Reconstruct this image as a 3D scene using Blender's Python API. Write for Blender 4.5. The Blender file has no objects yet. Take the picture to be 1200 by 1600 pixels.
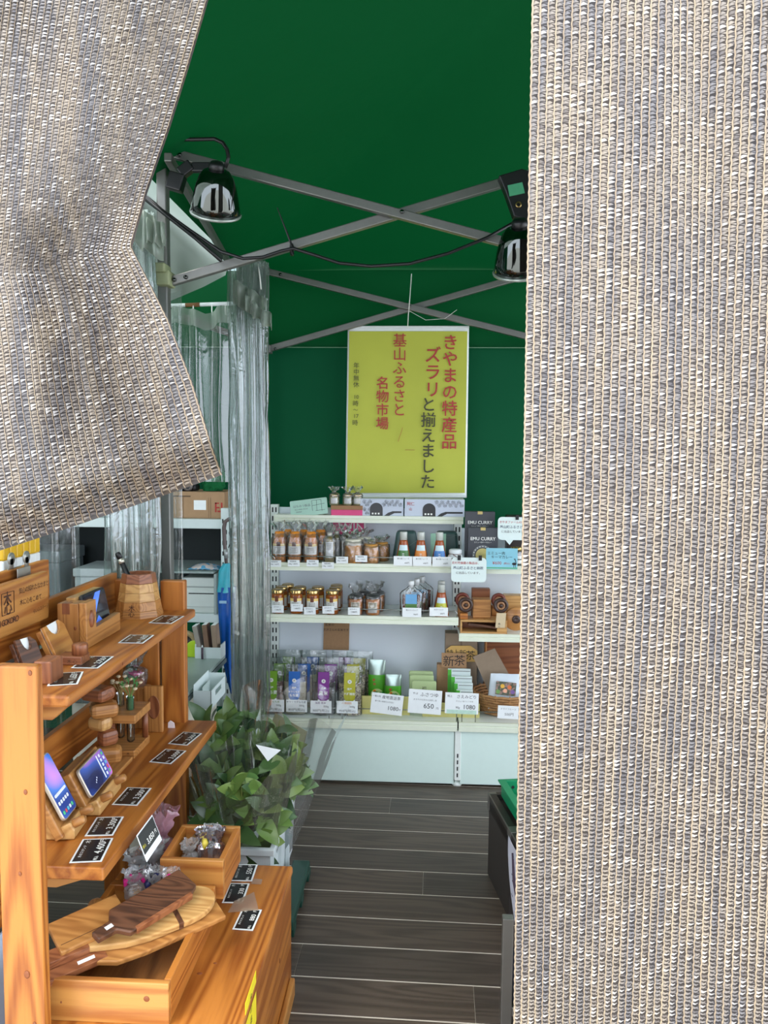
import bpy, math, random
from math import sin, cos, pi, radians, sqrt, atan2
from mathutils import Vector, Matrix, noise
random.seed(7)
SC = bpy.context.scene
COL = SC.collection
# ------------------------------------------------------------------ camera
CAM_H, FPX = 1.5, 1200.0
CAM_M = Matrix.Rotation(radians(2.8), 3, 'Z') @ Matrix.Rotation(pi/2 - radians(4.4), 3, 'X') @ Matrix.Rotation(radians(0.5), 3, 'Z')
cd = bpy.data.cameras.new('camera'); cd.sensor_fit = 'AUTO'; cd.sensor_width = 36.0
cd.lens = FPX/1600*36; cd.clip_start = .02; cd.clip_end = 100
cam = bpy.data.objects.new('camera', cd); COL.objects.link(cam)
cam.matrix_world = Matrix.Translation((0, 0, CAM_H)) @ CAM_M.to_4x4()
SC.camera = cam
# ------------------------------------------------------------------ light
w = bpy.data.worlds.new('sky'); SC.world = w; w.use_nodes = True
nt = w.node_tree; nt.nodes.clear()
out = nt.nodes.new('ShaderNodeOutputWorld'); bg = nt.nodes.new('ShaderNodeBackground')
tc = nt.nodes.new('ShaderNodeTexCoord'); sp = nt.nodes.new('ShaderNodeSeparateXYZ'); rp = nt.nodes.new('ShaderNodeValToRGB')
nt.links.new(tc.outputs['Generated'], sp.inputs[0]); nt.links.new(sp.outputs['Z'], rp.inputs[0])
nt.links.new(rp.outputs[0], bg.inputs[0]); nt.links.new(bg.outputs[0], out.inputs[0])
rp.color_ramp.elements[0].position = 0.0; rp.color_ramp.elements[0].color = (.80, .87, 1, 1)
rp.color_ramp.elements[1].position = 1.0; rp.color_ramp.elements[1].color = (.86, .93, 1, 1)
bg.inputs[1].default_value = 1.7
sun = bpy.data.lights.new('sun', 'SUN'); sun.energy = 1.1; sun.angle = radians(25); sun.color = (1, .95, .86)
so = bpy.data.objects.new('sun', sun); COL.objects.link(so)
so.rotation_euler = (Vector((.42, .50, -.95))).to_track_quat('-Z', 'Y').to_euler()
SC.view_settings.view_transform = 'Standard'; SC.view_settings.look = 'None'
SC.view_settings.gamma = 1; SC.view_settings.use_curve_mapping = False
SC.view_settings.exposure = 1.34
try:
    SC.cycles.max_bounces = 14; SC.cycles.transparent_max_bounces = 24; SC.cycles.diffuse_bounces = 6
    SC.cycles.caustics_reflective = False; SC.cycles.caustics_refractive = False
    SC.cycles.sample_clamp_indirect = 6
except Exception: pass

# ------------------------------------------------------------------ real positions from sight lines
def _ray(px, py): return CAM_M @ Vector(((px-600)/FPX, -(py-800)/FPX, -1))
def PY(px, py, Y): d = _ray(px, py); return d*(Y/d.y) + Vector((0, 0, CAM_H))
def PX(px, py, X): d = _ray(px, py); return d*(X/d.x) + Vector((0, 0, CAM_H))
def PZ(px, py, Z): d = _ray(px, py); return d*((Z-CAM_H)/d.z) + Vector((0, 0, CAM_H))
def PXL(px, Y): return PY(px, 900, Y).x
def PPX(Y): return Y/FPX*1.0          # metres per pixel at depth Y

# ------------------------------------------------------------------ materials
def lin(c):
    def f(v):
        v /= 255.0
        return v/12.92 if v <= .04045 else ((v+.055)/1.055)**2.4
    return (f(c[0]), f(c[1]), f(c[2]), 1)
_m = {}
def mk(name):
    m = bpy.data.materials.new(name); m.use_nodes = True
    return m, m.node_tree, m.node_tree.nodes['Principled BSDF']
def N(nt, t, **kw):
    n = nt.nodes.new(t)
    for k, v in kw.items(): setattr(n, k, v)
    return n
def plain(name, rgb, rough=.5, metal=0.0, var=.06, scale=40, spec=.5):
    if name in _m: return _m[name]
    m, nt, b = mk(name)
    b.inputs['Roughness'].default_value = rough; b.inputs['Metallic'].default_value = metal
    b.inputs['Specular IOR Level'].default_value = spec
    if var:
        tc = N(nt, 'ShaderNodeTexCoord'); no = N(nt, 'ShaderNodeTexNoise'); no.inputs['Scale'].default_value = scale
        no.inputs['Detail'].default_value = 3
        mx = N(nt, 'ShaderNodeMix', data_type='RGBA')
        c = lin(rgb); mx.inputs[6].default_value = tuple(max(0, v*(1-var*2)) for v in c[:3])+(1,)
        mx.inputs[7].default_value = tuple(min(1, v*(1+var*2)) for v in c[:3])+(1,)
        nt.links.new(tc.outputs['Object'], no.inputs['Vector']); nt.links.new(no.outputs[0], mx.inputs[0])
        nt.links.new(mx.outputs[2], b.inputs['Base Color'])
    else: b.inputs['Base Color'].default_value = lin(rgb)
    _m[name] = m; return m
def wood(name, light, dark, axis='Y', ring=26., rough=.38, fine=1., dist=5.0, off=0.0):
    """board grain running along one axis of the piece: growth-ring bands plus fine fibre"""
    if name in _m: return _m[name]
    m, nt, b = mk(name)
    tc = N(nt, 'ShaderNodeTexCoord'); mp = N(nt, 'ShaderNodeMapping')
    s = {'X': (.06, 1, 1), 'Y': (1, .06, 1), 'Z': (1, 1, .06)}[axis]
    mp.inputs['Scale'].default_value = s; mp.inputs['Location'].default_value = (off, off*.7, off*.3)
    nt.links.new(tc.outputs['Object'], mp.inputs[0])
    n1 = N(nt, 'ShaderNodeTexNoise'); n1.inputs['Scale'].default_value = ring*.32; n1.inputs['Detail'].default_value = 1.5; n1.inputs['Distortion'].default_value = .15
    nt.links.new(mp.outputs[0], n1.inputs[0])
    k1 = N(nt, 'ShaderNodeMath', operation='MULTIPLY'); k1.inputs[1].default_value = 70+dist*4
    nt.links.new(n1.outputs[0], k1.inputs[0])
    s1 = N(nt, 'ShaderNodeMath', operation='SINE'); nt.links.new(k1.outputs[0], s1.inputs[0])
    no = N(nt, 'ShaderNodeTexNoise'); no.inputs['Scale'].default_value = 150*fine; no.inputs['Detail'].default_value = 4
    nt.links.new(mp.outputs[0], no.inputs[0])
    n2 = N(nt, 'ShaderNodeTexNoise'); n2.inputs['Scale'].default_value = 9; n2.inputs['Detail'].default_value = 2; nt.links.new(mp.outputs[0], n2.inputs[0])
    g1 = N(nt, 'ShaderNodeMath', operation='MULTIPLY_ADD'); g1.inputs[1].default_value = .25; nt.links.new(s1.outputs[0], g1.inputs[0])
    g2 = N(nt, 'ShaderNodeMath', operation='MULTIPLY_ADD'); g2.inputs[1].default_value = .55; nt.links.new(no.outputs[0], g2.inputs[0])
    g3 = N(nt, 'ShaderNodeMath', operation='MULTIPLY_ADD'); g3.inputs[1].default_value = .34; g3.inputs[2].default_value = .05; nt.links.new(n2.outputs[0], g3.inputs[0])
    nt.links.new(g3.outputs[0], g2.inputs[2]); nt.links.new(g2.outputs[0], g1.inputs[2])
    mx = N(nt, 'ShaderNodeValToRGB')
    mx.color_ramp.elements[0].color = lin(light); mx.color_ramp.elements[0].position = .30
    mx.color_ramp.elements[1].color = lin(dark); mx.color_ramp.elements[1].position = .86
    nt.links.new(g1.outputs[0], mx.inputs[0]); nt.links.new(mx.outputs[0], b.inputs['Base Color'])
    b.inputs['Roughness'].default_value = rough
    bp = N(nt, 'ShaderNodeBump'); bp.inputs['Strength'].default_value = .12; bp.inputs['Distance'].default_value = .002
    nt.links.new(no.outputs[0], bp.inputs['Height']); nt.links.new(bp.outputs[0], b.inputs['Normal'])
    _m[name] = m; return m
def film(name, tint=(255, 255, 255), veil=.06, gloss=.35, rough=.08, veilcol=(235, 240, 240), bump=0.0, bscale=60):
    """thin clear sheet: mostly see-through, with sheen and a slight milky veil"""
    if name in _m: return _m[name]
    m, nt, b = mk(name); nt.nodes.remove(b); out = nt.nodes['Material Output']
    tr = N(nt, 'ShaderNodeBsdfTransparent'); tr.inputs[0].default_value = lin(tint)
    gl = N(nt, 'ShaderNodeBsdfGlossy'); gl.inputs['Roughness'].default_value = rough
    df = N(nt, 'ShaderNodeBsdfDiffuse'); df.inputs[0].default_value = lin(veilcol)
    tl = N(nt, 'ShaderNodeBsdfTranslucent'); tl.inputs[0].default_value = lin(veilcol)
    lw = N(nt, 'ShaderNodeLayerWeight'); lw.inputs['Blend'].default_value = .35
    mu = N(nt, 'ShaderNodeMath', operation='MULTIPLY_ADD'); mu.inputs[1].default_value = gloss; mu.inputs[2].default_value = gloss*.12
    nt.links.new(lw.outputs['Fresnel'], mu.inputs[0])
    dv = N(nt, 'ShaderNodeMixShader'); dv.inputs[0].default_value = .5
    nt.links.new(df.outputs[0], dv.inputs[1]); nt.links.new(tl.outputs[0], dv.inputs[2])
    m1 = N(nt, 'ShaderNodeMixShader'); nt.links.new(tr.outputs[0], m1.inputs[1]); nt.links.new(dv.outputs[0], m1.inputs[2])
    lf = N(nt, 'ShaderNodeMath', operation='MULTIPLY_ADD'); lf.inputs[1].default_value = veil*2.2; lf.inputs[2].default_value = veil
    nt.links.new(lw.outputs['Facing'], lf.inputs[0]); nt.links.new(lf.outputs[0], m1.inputs[0])
    m2 = N(nt, 'ShaderNodeMixShader'); nt.links.new(mu.outputs[0], m2.inputs[0])
    nt.links.new(m1.outputs[0], m2.inputs[1]); nt.links.new(gl.outputs[0], m2.inputs[2])
    if bump:
        tc = N(nt, 'ShaderNodeTexCoord'); no = N(nt, 'ShaderNodeTexNoise'); no.inputs['Scale'].default_value = bscale
        no.inputs['Detail'].default_value = 2; no.inputs['Distortion'].default_value = 1.5
        bp = N(nt, 'ShaderNodeBump'); bp.inputs['Strength'].default_value = bump; bp.inputs['Distance'].default_value = .004
        nt.links.new(tc.outputs['Object'], no.inputs[0]); nt.links.new(no.outputs[0], bp.inputs['Height'])
        nt.links.new(bp.outputs[0], gl.inputs['Normal'])
    nt.links.new(m2.outputs[0], out.inputs[0])
    _m[name] = m; return m
def cloth(name, rgb, trans=.3, rough=.7, bump=.2, bscale=4, transcol=None):
    if name in _m: return _m[name]
    m, nt, b = mk(name); out = nt.nodes['Material Output']
    b.inputs['Base Color'].default_value = lin(rgb); b.inputs['Roughness'].default_value = rough; b.inputs['Specular IOR Level'].default_value = .15
    tl = N(nt, 'ShaderNodeBsdfTranslucent'); tl.inputs[0].default_value = lin(transcol or rgb)
    mx = N(nt, 'ShaderNodeMixShader'); mx.inputs[0].default_value = trans
    nt.links.new(b.outputs[0], mx.inputs[1]); nt.links.new(tl.outputs[0], mx.inputs[2]); nt.links.new(mx.outputs[0], out.inputs[0])
    tc = N(nt, 'ShaderNodeTexCoord'); no = N(nt, 'ShaderNodeTexNoise'); no.inputs['Scale'].default_value = bscale; no.inputs['Detail'].default_value = 4
    bp = N(nt, 'ShaderNodeBump'); bp.inputs['Strength'].default_value = bump; bp.inputs['Distance'].default_value = .05
    nt.links.new(tc.outputs['Object'], no.inputs[0]); nt.links.new(no.outputs[0], bp.inputs['Height'])
    nt.links.new(bp.outputs[0], b.inputs['Normal']); nt.links.new(bp.outputs[0], tl.inputs['Normal'])
    _m[name] = m; return m
def striped(name, c1, c2, scale=9., thr=.5):
    """yarn whose tone drifts from wale to wale"""
    if name in _m: return _m[name]
    m, nt, b = mk(name); out = nt.nodes['Material Output']
    tc = N(nt, 'ShaderNodeTexCoord'); mp = N(nt, 'ShaderNodeMapping'); mp.inputs['Scale'].default_value = (60, 6, 5)
    no = N(nt, 'ShaderNodeTexNoise'); no.inputs['Scale'].default_value = 1.0; no.inputs['Detail'].default_value = 3
    rp = N(nt, 'ShaderNodeValToRGB'); rp.color_ramp.elements[0].position = .38; rp.color_ramp.elements[1].position = .62
    rp.color_ramp.elements[0].color = lin(c1); rp.color_ramp.elements[1].color = lin(c2)
    nt.links.new(tc.outputs['Object'], mp.inputs[0]); nt.links.new(mp.outputs[0], no.inputs[0]); nt.links.new(no.outputs[0], rp.inputs[0])
    nt.links.new(rp.outputs[0], b.inputs['Base Color']); b.inputs['Roughness'].default_value = .42
    tl = N(nt, 'ShaderNodeBsdfTranslucent'); nt.links.new(rp.outputs[0], tl.inputs[0])
    mx = N(nt, 'ShaderNodeMixShader'); mx.inputs[0].default_value = .15
    nt.links.new(b.outputs[0], mx.inputs[1]); nt.links.new(tl.outputs[0], mx.inputs[2]); nt.links.new(mx.outputs[0], out.inputs[0])
    _m[name] = m; return m
def speck(name, c1, c2, scale=220., thr=.5, rough=.6):
    if name in _m: return _m[name]
    m, nt, b = mk(name)
    tc = N(nt, 'ShaderNodeTexCoord'); vo = N(nt, 'ShaderNodeTexVoronoi'); vo.inputs['Scale'].default_value = scale
    rp = N(nt, 'ShaderNodeValToRGB'); rp.color_ramp.elements[0].position = thr-.15; rp.color_ramp.elements[1].position = thr+.15
    rp.color_ramp.elements[0].color = lin(c1); rp.color_ramp.elements[1].color = lin(c2)
    sx = N(nt, 'ShaderNodeSeparateColor')
    nt.links.new(tc.outputs['Object'], vo.inputs[0]); nt.links.new(vo.outputs['Color'], sx.inputs[0]); nt.links.new(sx.outputs[0], rp.inputs[0])
    nt.links.new(rp.outputs[0], b.inputs['Base Color']); b.inputs['Roughness'].default_value = rough
    bp = N(nt, 'ShaderNodeBump'); bp.inputs['Strength'].default_value = .5; bp.inputs['Distance'].default_value = .002
    nt.links.new(vo.outputs['Distance'], bp.inputs['Height']); nt.links.new(bp.outputs[0], b.inputs['Normal'])
    _m[name] = m; return m
def screen(name, c0, c1, c2):
    """lit phone screen or painted glass reflection with a diagonal wash of colour"""
    if name in _m: return _m[name]
    m, nt, b = mk(name)
    tc = N(nt, 'ShaderNodeTexCoord'); gr = N(nt, 'ShaderNodeTexNoise'); gr.inputs['Scale'].default_value = 9; gr.inputs['Detail'].default_value = 0
    rp = N(nt, 'ShaderNodeValToRGB'); e = rp.color_ramp.elements
    e[0].position = .35; e[0].color = lin(c0); e[1].position = .7; e[1].color = lin(c2)
    k = e.new(.52); k.color = lin(c1)
    nt.links.new(tc.outputs['Object'], gr.inputs[0]); nt.links.new(gr.outputs[0], rp.inputs[0])
    nt.links.new(rp.outputs[0], b.inputs['Base Color']); nt.links.new(rp.outputs[0], b.inputs['Emission Color'])
    b.inputs['Emission Strength'].default_value = .25; b.inputs['Roughness'].default_value = .12
    _m[name] = m; return m

# ------------------------------------------------------------------ mesh building
class B:
    def __init__(s): s.v = []; s.f = []
    def add(s, vs, fs, M=None):
        n = len(s.v)
        s.v += [(M @ Vector(p)) if M is not None else Vector(p) for p in vs]
        s.f += [tuple(i+n for i in f) for f in fs]; return s
    def box(s, x0, x1, y0, y1, z0, z1, M=None):
        return s.add([(x0,y0,z0),(x1,y0,z0),(x1,y1,z0),(x0,y1,z0),(x0,y0,z1),(x1,y0,z1),(x1,y1,z1),(x0,y1,z1)],
                     [(3,2,1,0),(4,5,6,7),(0,1,5,4),(1,2,6,5),(2,3,7,6),(3,0,4,7)], M)
    def quad(s, a, b, c, d): return s.add([a, b, c, d], [(0, 1, 2, 3)])
    def slab(s, pts, n):       # polygon pts pushed along vector n
        n = Vector(n); k = len(pts); a = [Vector(p) for p in pts]
        return s.add(a+[p+n for p in a], [tuple(range(k))[::-1], tuple(range(k, 2*k))]+[(i, (i+1) % k, k+(i+1) % k, k+i) for i in range(k)])
    def lathe(s, prof, seg=20, M=None, cap=True):
        vs = []; fs = []
        for r, z in prof:
            for i in range(seg): vs.append((r*cos(2*pi*i/seg), r*sin(2*pi*i/seg), z))
        for j in range(len(prof)-1):
            for i in range(seg):
                a = j*seg+i; b = j*seg+(i+1) % seg; fs.append((a, b, b+seg, a+seg))
        if cap: fs.append(tuple(range(seg))[::-1]); fs.append(tuple((len(prof)-1)*seg+i for i in range(seg)))
        return s.add(vs, fs, M)
    def tube(s, pts, r, seg=8, cap=True):
        pts = [Vector(p) for p in pts]; vs = []; fs = []; n = len(pts); up = None
        for k, p in enumerate(pts):
            t = (pts[min(k+1, n-1)]-pts[max(k-1, 0)]).normalized()
            if up is None or abs(up.dot(t)) > .98: up = Vector((0, 0, 1)) if abs(t.z) < .9 else Vector((1, 0, 0))
            a = t.cross(up).normalized(); up = a.cross(t).normalized(); rr = r[k] if isinstance(r, (list, tuple)) else r
            for i in range(seg): vs.append(p+a*(rr*cos(2*pi*i/seg))+up*(rr*sin(2*pi*i/seg)))
        for k in range(n-1):
            for i in range(seg): q = k*seg+i; w_ = k*seg+(i+1) % seg; fs.append((q, w_, w_+seg, q+seg))
        if cap: fs.append(tuple(range(seg))[::-1]); fs.append(tuple((n-1)*seg+i for i in range(seg)))
        return s.add(vs, fs)
    def bar(s, a, b, wd, ht, up=(0, 0, 1)):      # rectangular bar from a to b
        a = Vector(a); b = Vector(b); t = (b-a).normalized(); u = Vector(up)
        x = t.cross(u).normalized(); z = x.cross(t).normalized()
        vs = [p+x*sx*wd/2+z*sz*ht/2 for p in (a, b) for sx, sz in ((-1,-1),(1,-1),(1,1),(-1,1))]
        return s.add(vs, [(0,1,2,3)[::-1],(4,5,6,7),(0,1,5,4),(1,2,6,5),(2,3,7,6),(3,0,4,7)])
    def grid(s, fn, nu, nv, wrap=False):
        vs = [fn(i/nu, j/nv) for j in range(nv+1) for i in range(nu if wrap else nu+1)]
        W = nu if wrap else nu+1
        fs = [(j*W+i, j*W+(i+1) % W, (j+1)*W+(i+1) % W, (j+1)*W+i) for j in range(nv) for i in range(nu)]
        return s.add(vs, fs)
    def mesh(s, name, mat, smooth=False):
        me = bpy.data.meshes.new(name); me.from_pydata([tuple(p) for p in s.v], [], s.f)
        if mat: me.materials.append(mat)
        if smooth: me.polygons.foreach_set('use_smooth', [True]*len(me.polygons))
        me.update(); return me
    def obj(s, name, mat, parent=None, smooth=False, bevel=0, loc=None, seg=2, solid=0, label=None, kind=None):
        o = bpy.data.objects.new(name, s.mesh(name, mat, smooth)); COL.objects.link(o)
        if parent: o.parent = parent
        if loc: o.location = loc
        if bevel:
            b = o.modifiers.new('edge', 'BEVEL'); b.width = bevel; b.segments = seg; b.limit_method = 'ANGLE'; b.angle_limit = radians(40)
        if solid:
            q = o.modifiers.new('thick', 'SOLIDIFY'); q.thickness = solid; q.offset = 0
        if label: o['label'] = label
        if kind: o['kind'] = kind
        return o
def recalc(o):
    import bmesh
    bm = bmesh.new(); bm.from_mesh(o.data); bmesh.ops.recalc_face_normals(bm, faces=bm.faces); bm.to_mesh(o.data); bm.free(); return o
def tag(o, label, cat, group=None, kind=None):
    o['label'] = label; o['category'] = cat
    if group: o['group'] = group
    if kind: o['kind'] = kind
    return o
def thing(name, label, cat, loc=(0, 0, 0), rz=0, group=None, rot=None):
    o = bpy.data.objects.new(name, None); COL.objects.link(o); o.empty_display_size = .05
    o.location = loc; o.rotation_euler = rot if rot is not None else (0, 0, rz)
    return tag(o, label, cat, group)
def dup(root, loc, label, rz=None, scale=None):
    r = root.copy(); COL.objects.link(r); r.location = loc; r['label'] = label
    if rz is not None: r.rotation_euler = (0, 0, rz)
    if scale: r.scale = scale
    for ch in list(root.children):
        c = ch.copy(); COL.objects.link(c); c.parent = r
        for g in list(ch.children): d = g.copy(); COL.objects.link(d); d.parent = c
    return r
def structure(o): o['kind'] = 'structure'; return o
def FR(o, u, n):   # frame: local x along u, local z along n
    u = Vector(u).normalized(); n = Vector(n); n = (n-u*n.dot(u)).normalized(); v = n.cross(u)
    return Matrix(((u.x, v.x, n.x, o[0]), (u.y, v.y, n.y, o[1]), (u.z, v.z, n.z, o[2]), (0, 0, 0, 1)))
FACE = Matrix(((1, 0, 0, 0), (0, 0, -1, 0), (0, 1, 0, 0), (0, 0, 0, 1)))   # text plane x,y -> upright, facing the aisle (-Y)
_tx = {}
def _glyph(ch, bold):
    k = (ch, bold)
    if k not in _tx:
        c = bpy.data.curves.new('lettering', 'FONT'); c.body = ch; c.offset = bold; c.resolution_u = 2; c.align_x = 'CENTER'
        o = bpy.data.objects.new('lettering', c); me = bpy.data.meshes.new_from_object(o)
        _tx[k] = ([v.co.copy() for v in me.vertices], [tuple(p.vertices) for p in me.polygons])
        bpy.data.objects.remove(o); bpy.data.meshes.remove(me); bpy.data.curves.remove(c)
    return _tx[k]
def lettering(items, M, mat, parent, bold=.012, name='lettering', label=None):
    """items: (text, centre x, baseline-centre y, size); one flat print"""
    b = B()
    for s, x, y, z in items:
        vs, fs = _glyph(s, bold)
        b.add([(x+v.x*z, y+(v.y-.36)*z, 0) for v in vs], fs, M)
    return b.obj(name, mat, parent, label=label)
def T(*a): return Matrix.Translation(a)

# common materials
INK = plain('black_ink', (28, 28, 30), .7, var=0); RED = plain('red_ink', (176, 52, 52), .6, var=0)
NAVY = plain('navy_ink', (36, 60, 92), .6, var=0); WHT = plain('white_ink', (236, 236, 230), .6, var=0)
GREY = plain('grey_ink', (110, 112, 112), .7, var=0)
PAPER = plain('white_paper', (236, 240, 240), .6, var=.02); STEEL = plain('white_enamel', (236, 242, 236), .35, var=.02, scale=8)
PANEL = plain('pale_panel', (222, 230, 236), .5, var=.02, scale=5)
KRAFT = plain('kraft_card', (164, 128, 92), .8, var=.06, scale=90); BLACK = plain('black_plastic', (22, 22, 24), .4)
SLOT = plain('dark_slot', (40, 42, 42), .8, var=0); CHROME = plain('chrome', (92, 95, 93), .06, 1.0, var=0)
WIRE = plain('steel_wire', (170, 172, 168), .25, 1.0, var=0); ALU = plain('grey_tube', (124, 124, 120), .38, .6, var=.05)
CELLO = film('cellophane', veil=.055, gloss=.8, rough=.08, bump=.9, bscale=45)
VINYL = film('clear_vinyl', tint=(240, 246, 244), veil=.085, gloss=.8, rough=.10, bump=.5, bscale=14)
WRAPF = film('sweet_wrapper', veil=.26, gloss=.5, rough=.10, bump=.9, bscale=60)
GLASS = film('clear_glass', tint=(236, 244, 240), veil=.02, gloss=.9, rough=.03)
POUCH = film('clear_pouch', tint=(244, 248, 246), veil=.022, gloss=.9, rough=.09, bump=.5, bscale=60)
PINE = {a: wood('lacquered_pine_'+a, (180, 113, 47), (134, 70, 21), a, 22) for a in 'XYZ'}
PINE2 = {a: wood('pale_pine_'+a, (186, 129, 64), (148, 86, 36), a, 30, off=.37) for a in 'XYZ'}
OAK = {a: wood('light_hardwood_'+a, (180, 126, 68), (146, 94, 46), a, 40, off=.11) for a in 'XYZ'}
WALNUT = {a: wood('walnut_'+a, (103, 66, 45), (62, 37, 25), a, 50, off=.7) for a in 'XYZ'}
CHERRY = {a: wood('cherry_'+a, (146, 90, 56), (112, 62, 37), a, 36, off=.21) for a in 'XYZ'}
MAPLE = {a: wood('maple_'+a, (200, 156, 96), (170, 122, 68), a, 34, off=.53) for a in 'XYZ'}
# ================================================================== THE SETTING
GREEN = cloth('green_canvas', (0, 70, 36), .12, bump=.25, bscale=2.2, transcol=(0, 70, 28))
GREENW = cloth('green_wall_canvas', (2, 74, 44), .06, bump=.3, bscale=2.0)
WHITEF = cloth('white_canvas', (186, 196, 188), .42, bump=.25, bscale=2.5)
gb = B().box(-9, 9, -9, 9, -.14, -.06); structure(gb.obj('ground', plain('pale_paving', (200, 197, 190), .9, scale=6)))
fl = B().box(-3.2, 2.4, .9, 4.05, -.06, -.0006).obj("floor", plain("dusty_subfloor", (214, 204, 190), .9, scale=30)); structure(fl)
PLANK = []
for k in range(3):
    PLANK.append(wood('dark_deck_%d' % k, [(84, 72, 63), (78, 67, 59), (88, 75, 65)][k], [(62, 51, 44), (57, 48, 41), (65, 54, 46)][k], 'X', 30, rough=.45, fine=1.6, off=k*1.3))
ang = radians(-1.2)
for r in range(20):
    y0 = 1.06+r*.1455
    xs = sorted([-3.1]+[-2.45+((r*.73) % 1.0)*1.9+q*1.9 for q in range(3)]+[2.35])
    for q in range(len(xs)-1):
        if xs[q+1]-xs[q] < .05: continue
        ox, oy = (xs[q]+xs[q+1])/2, y0+.0705
        pb = B().box(-(xs[q+1]-xs[q])/2+.0004, (xs[q+1]-xs[q])/2-.0004, -.0700, .0700, -.0015, .0006)
        po = pb.obj('plank', PLANK[(r*3+q*2) % 3], fl, bevel=.0004, seg=1)
        po.location = (ox*cos(ang)-(oy-2.5)*sin(ang), 2.5+ox*sin(ang)+(oy-2.5)*cos(ang), 0); po.rotation_euler = (0, 0, ang)
def wall(name, p, n=40, m=16, amp=.012, mat=GREENW, seed=0, axis='y'):
    a, b_, c, d = [Vector(q) for q in p]
    def fn(u, v):
        q = (a*(1-u)+b_*u)*(1-v)+(d*(1-u)+c*u)*v
        e = noise.noise(Vector((u*6+seed, v*1.5, seed)))*amp + noise.noise(Vector((u*14, v*4+seed, 3)))*amp*.3
        return q+(Vector((0, e, 0)) if axis == 'y' else Vector((e, 0, 0)))
    o = B().grid(fn, n, m).obj(name, mat, smooth=True); return structure(o)
wall('wall_back', [(-3.2, 3.97, 0), (2.35, 3.97, 0), (2.35, 3.97, 2.05), (-3.2, 3.97, 2.05)], 90, 24, .018)
wall('wall_left', [(-3.15, 1.2, 0), (-3.15, 3.97, 0), (-3.15, 3.97, 2.4), (-3.15, 1.2, 2.4)], axis='x', seed=9)
wall('trim_1', [(-3.2, 3.93, 2.03), (2.35, 3.93, 2.03), (2.35, 3.96, 2.42), (-3.2, 3.96, 2.42)], 90, 10, .012, mat=GREEN, seed=2)  # valance over the back wall
structure(B().tube([(-3.2, 3.925, 2.032), (-.3, 3.922, 2.03), (2.3, 3.925, 2.032)], .0022, 6).obj('trim_2', plain('pale_cord', (120, 160, 130), .6)))
def canopy(name, x0, x1, mat):
    y0, y1, ze, zp = .95, 3.96, 2.42, 3.22; cx, cy = (x0+x1)/2, (y0+y1)/2
    def fn(u, v):
        x = x0+(x1-x0)*u; y = y0+(y1-y0)*v
        e = min(1-abs(x-cx)/((x1-x0)/2), 1-abs(y-cy)/((y1-y0)/2))
        s = noise.noise(Vector((x*1.3, y*1.3, 1)))*.02-.05*e*(1-e)
        return (x, y, ze+(zp-ze)*e+s*min(1, e*4))
    return structure(B().grid(fn, 48, 48).obj(name, mat, smooth=True))
canopy('ceiling', -.93, 2.1, GREEN)
canopy('ceiling.001', -3.9, -1.0, WHITEF)
# white side valance of the neighbouring booth, a wedge of cloth beside the corner
vp = [(243, 238), (290, 262), (330, 345), (358, 404), (352, 430), (318, 448), (285, 462), (262, 472), (228, 480), (205, 478), (205, 300)]
pts = [PX(x, y, -.975) for x, y in vp]
vb = B(); c0 = sum(pts, Vector())/len(pts)
for i in range(len(pts)):
    vb.add([pts[i], pts[(i+1) % len(pts)], c0], [(0, 1, 2)])
vo = vb.obj('side_valance', WHITEF, solid=.003)
tag(vo, 'wedge of white canvas hanging between the two tents beside the grey leg', 'canvas')

# ================================================================== TENT FRAME
tf = thing('tent_frame', 'grey steel folding tent frame with crossed scissor bars under the green roof', 'tent frame', (0, 0, 0))
def bars(a, b, Y, wd=.026, ht=.030):
    return B().bar(PY(*a, Y), PY(*b, Y), wd, ht)
bars((250, 235), (1010, 438), 2.60).obj('truss_bar', ALU, tf, bevel=.003)
bars((262, 442), (1010, 219), 2.635).obj('truss_bar', ALU, tf, bevel=.003)
bars((412, 423), (900, 545), 3.80).obj('truss_bar', ALU, tf, bevel=.003)
bars((418, 546), (900, 408), 3.835).obj('truss_bar', ALU, tf, bevel=.003)
bars((285, 495), (412, 540), 3.70).obj('truss_bar', plain('dull_tube', (96, 88, 84), .5, .3), tf, bevel=.003)
lg = PY(250, 235, 2.62)
B().box(lg.x-.017, lg.x+.017, 2.605+.02, 2.645+.02, 0, 2.52).obj('leg', ALU, tf, bevel=.004)
rl = PY(404, 425, 3.86)
B().box(rl.x-.017, rl.x+.017, 3.84, 3.88, 0, 2.42).obj('leg', ALU, tf, bevel=.004)
B().box(2.06, 2.095, 3.84, 3.88, 0, 2.42).obj('leg', ALU, tf, bevel=.004)
B().box(2.06, 2.095, 1.0, 1.04, 0, 2.42).obj('leg', ALU, tf, bevel=.004)
B().bar(PY(262, 245, 2.5), PY(357, 410, 3.72), .024, .028).obj('eave_bar', ALU, tf, bevel=.003)
B().bar(PY(222, 305, 2.56), PY(346, 402, 3.3), .012, .016).obj('side_bar', plain('dark_tube', (52, 58, 56), .5), tf)
JNT = plain('pale_joint', (150, 158, 120), .5)
for (x, y, Y, h) in ((249, 232, 2.60, .05), (258, 436, 2.62, .05), (251, 420, 2.60, .03)):
    q = PY(x, y, Y); B().box(q.x-.024, q.x+.024, q.y-.03, q.y+.04, q.z-h/2, q.z+h/2).obj('joint', JNT, tf, bevel=.006)
for (x, y, Y) in ((408, 422, 3.83), (412, 546, 3.83)):
    q = PY(x, y, Y); B().box(q.x-.03, q.x+.04, q.y-.03, q.y+.03, q.z-.02, q.z+.02).obj('joint', ALU, tf, bevel=.006)
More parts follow.
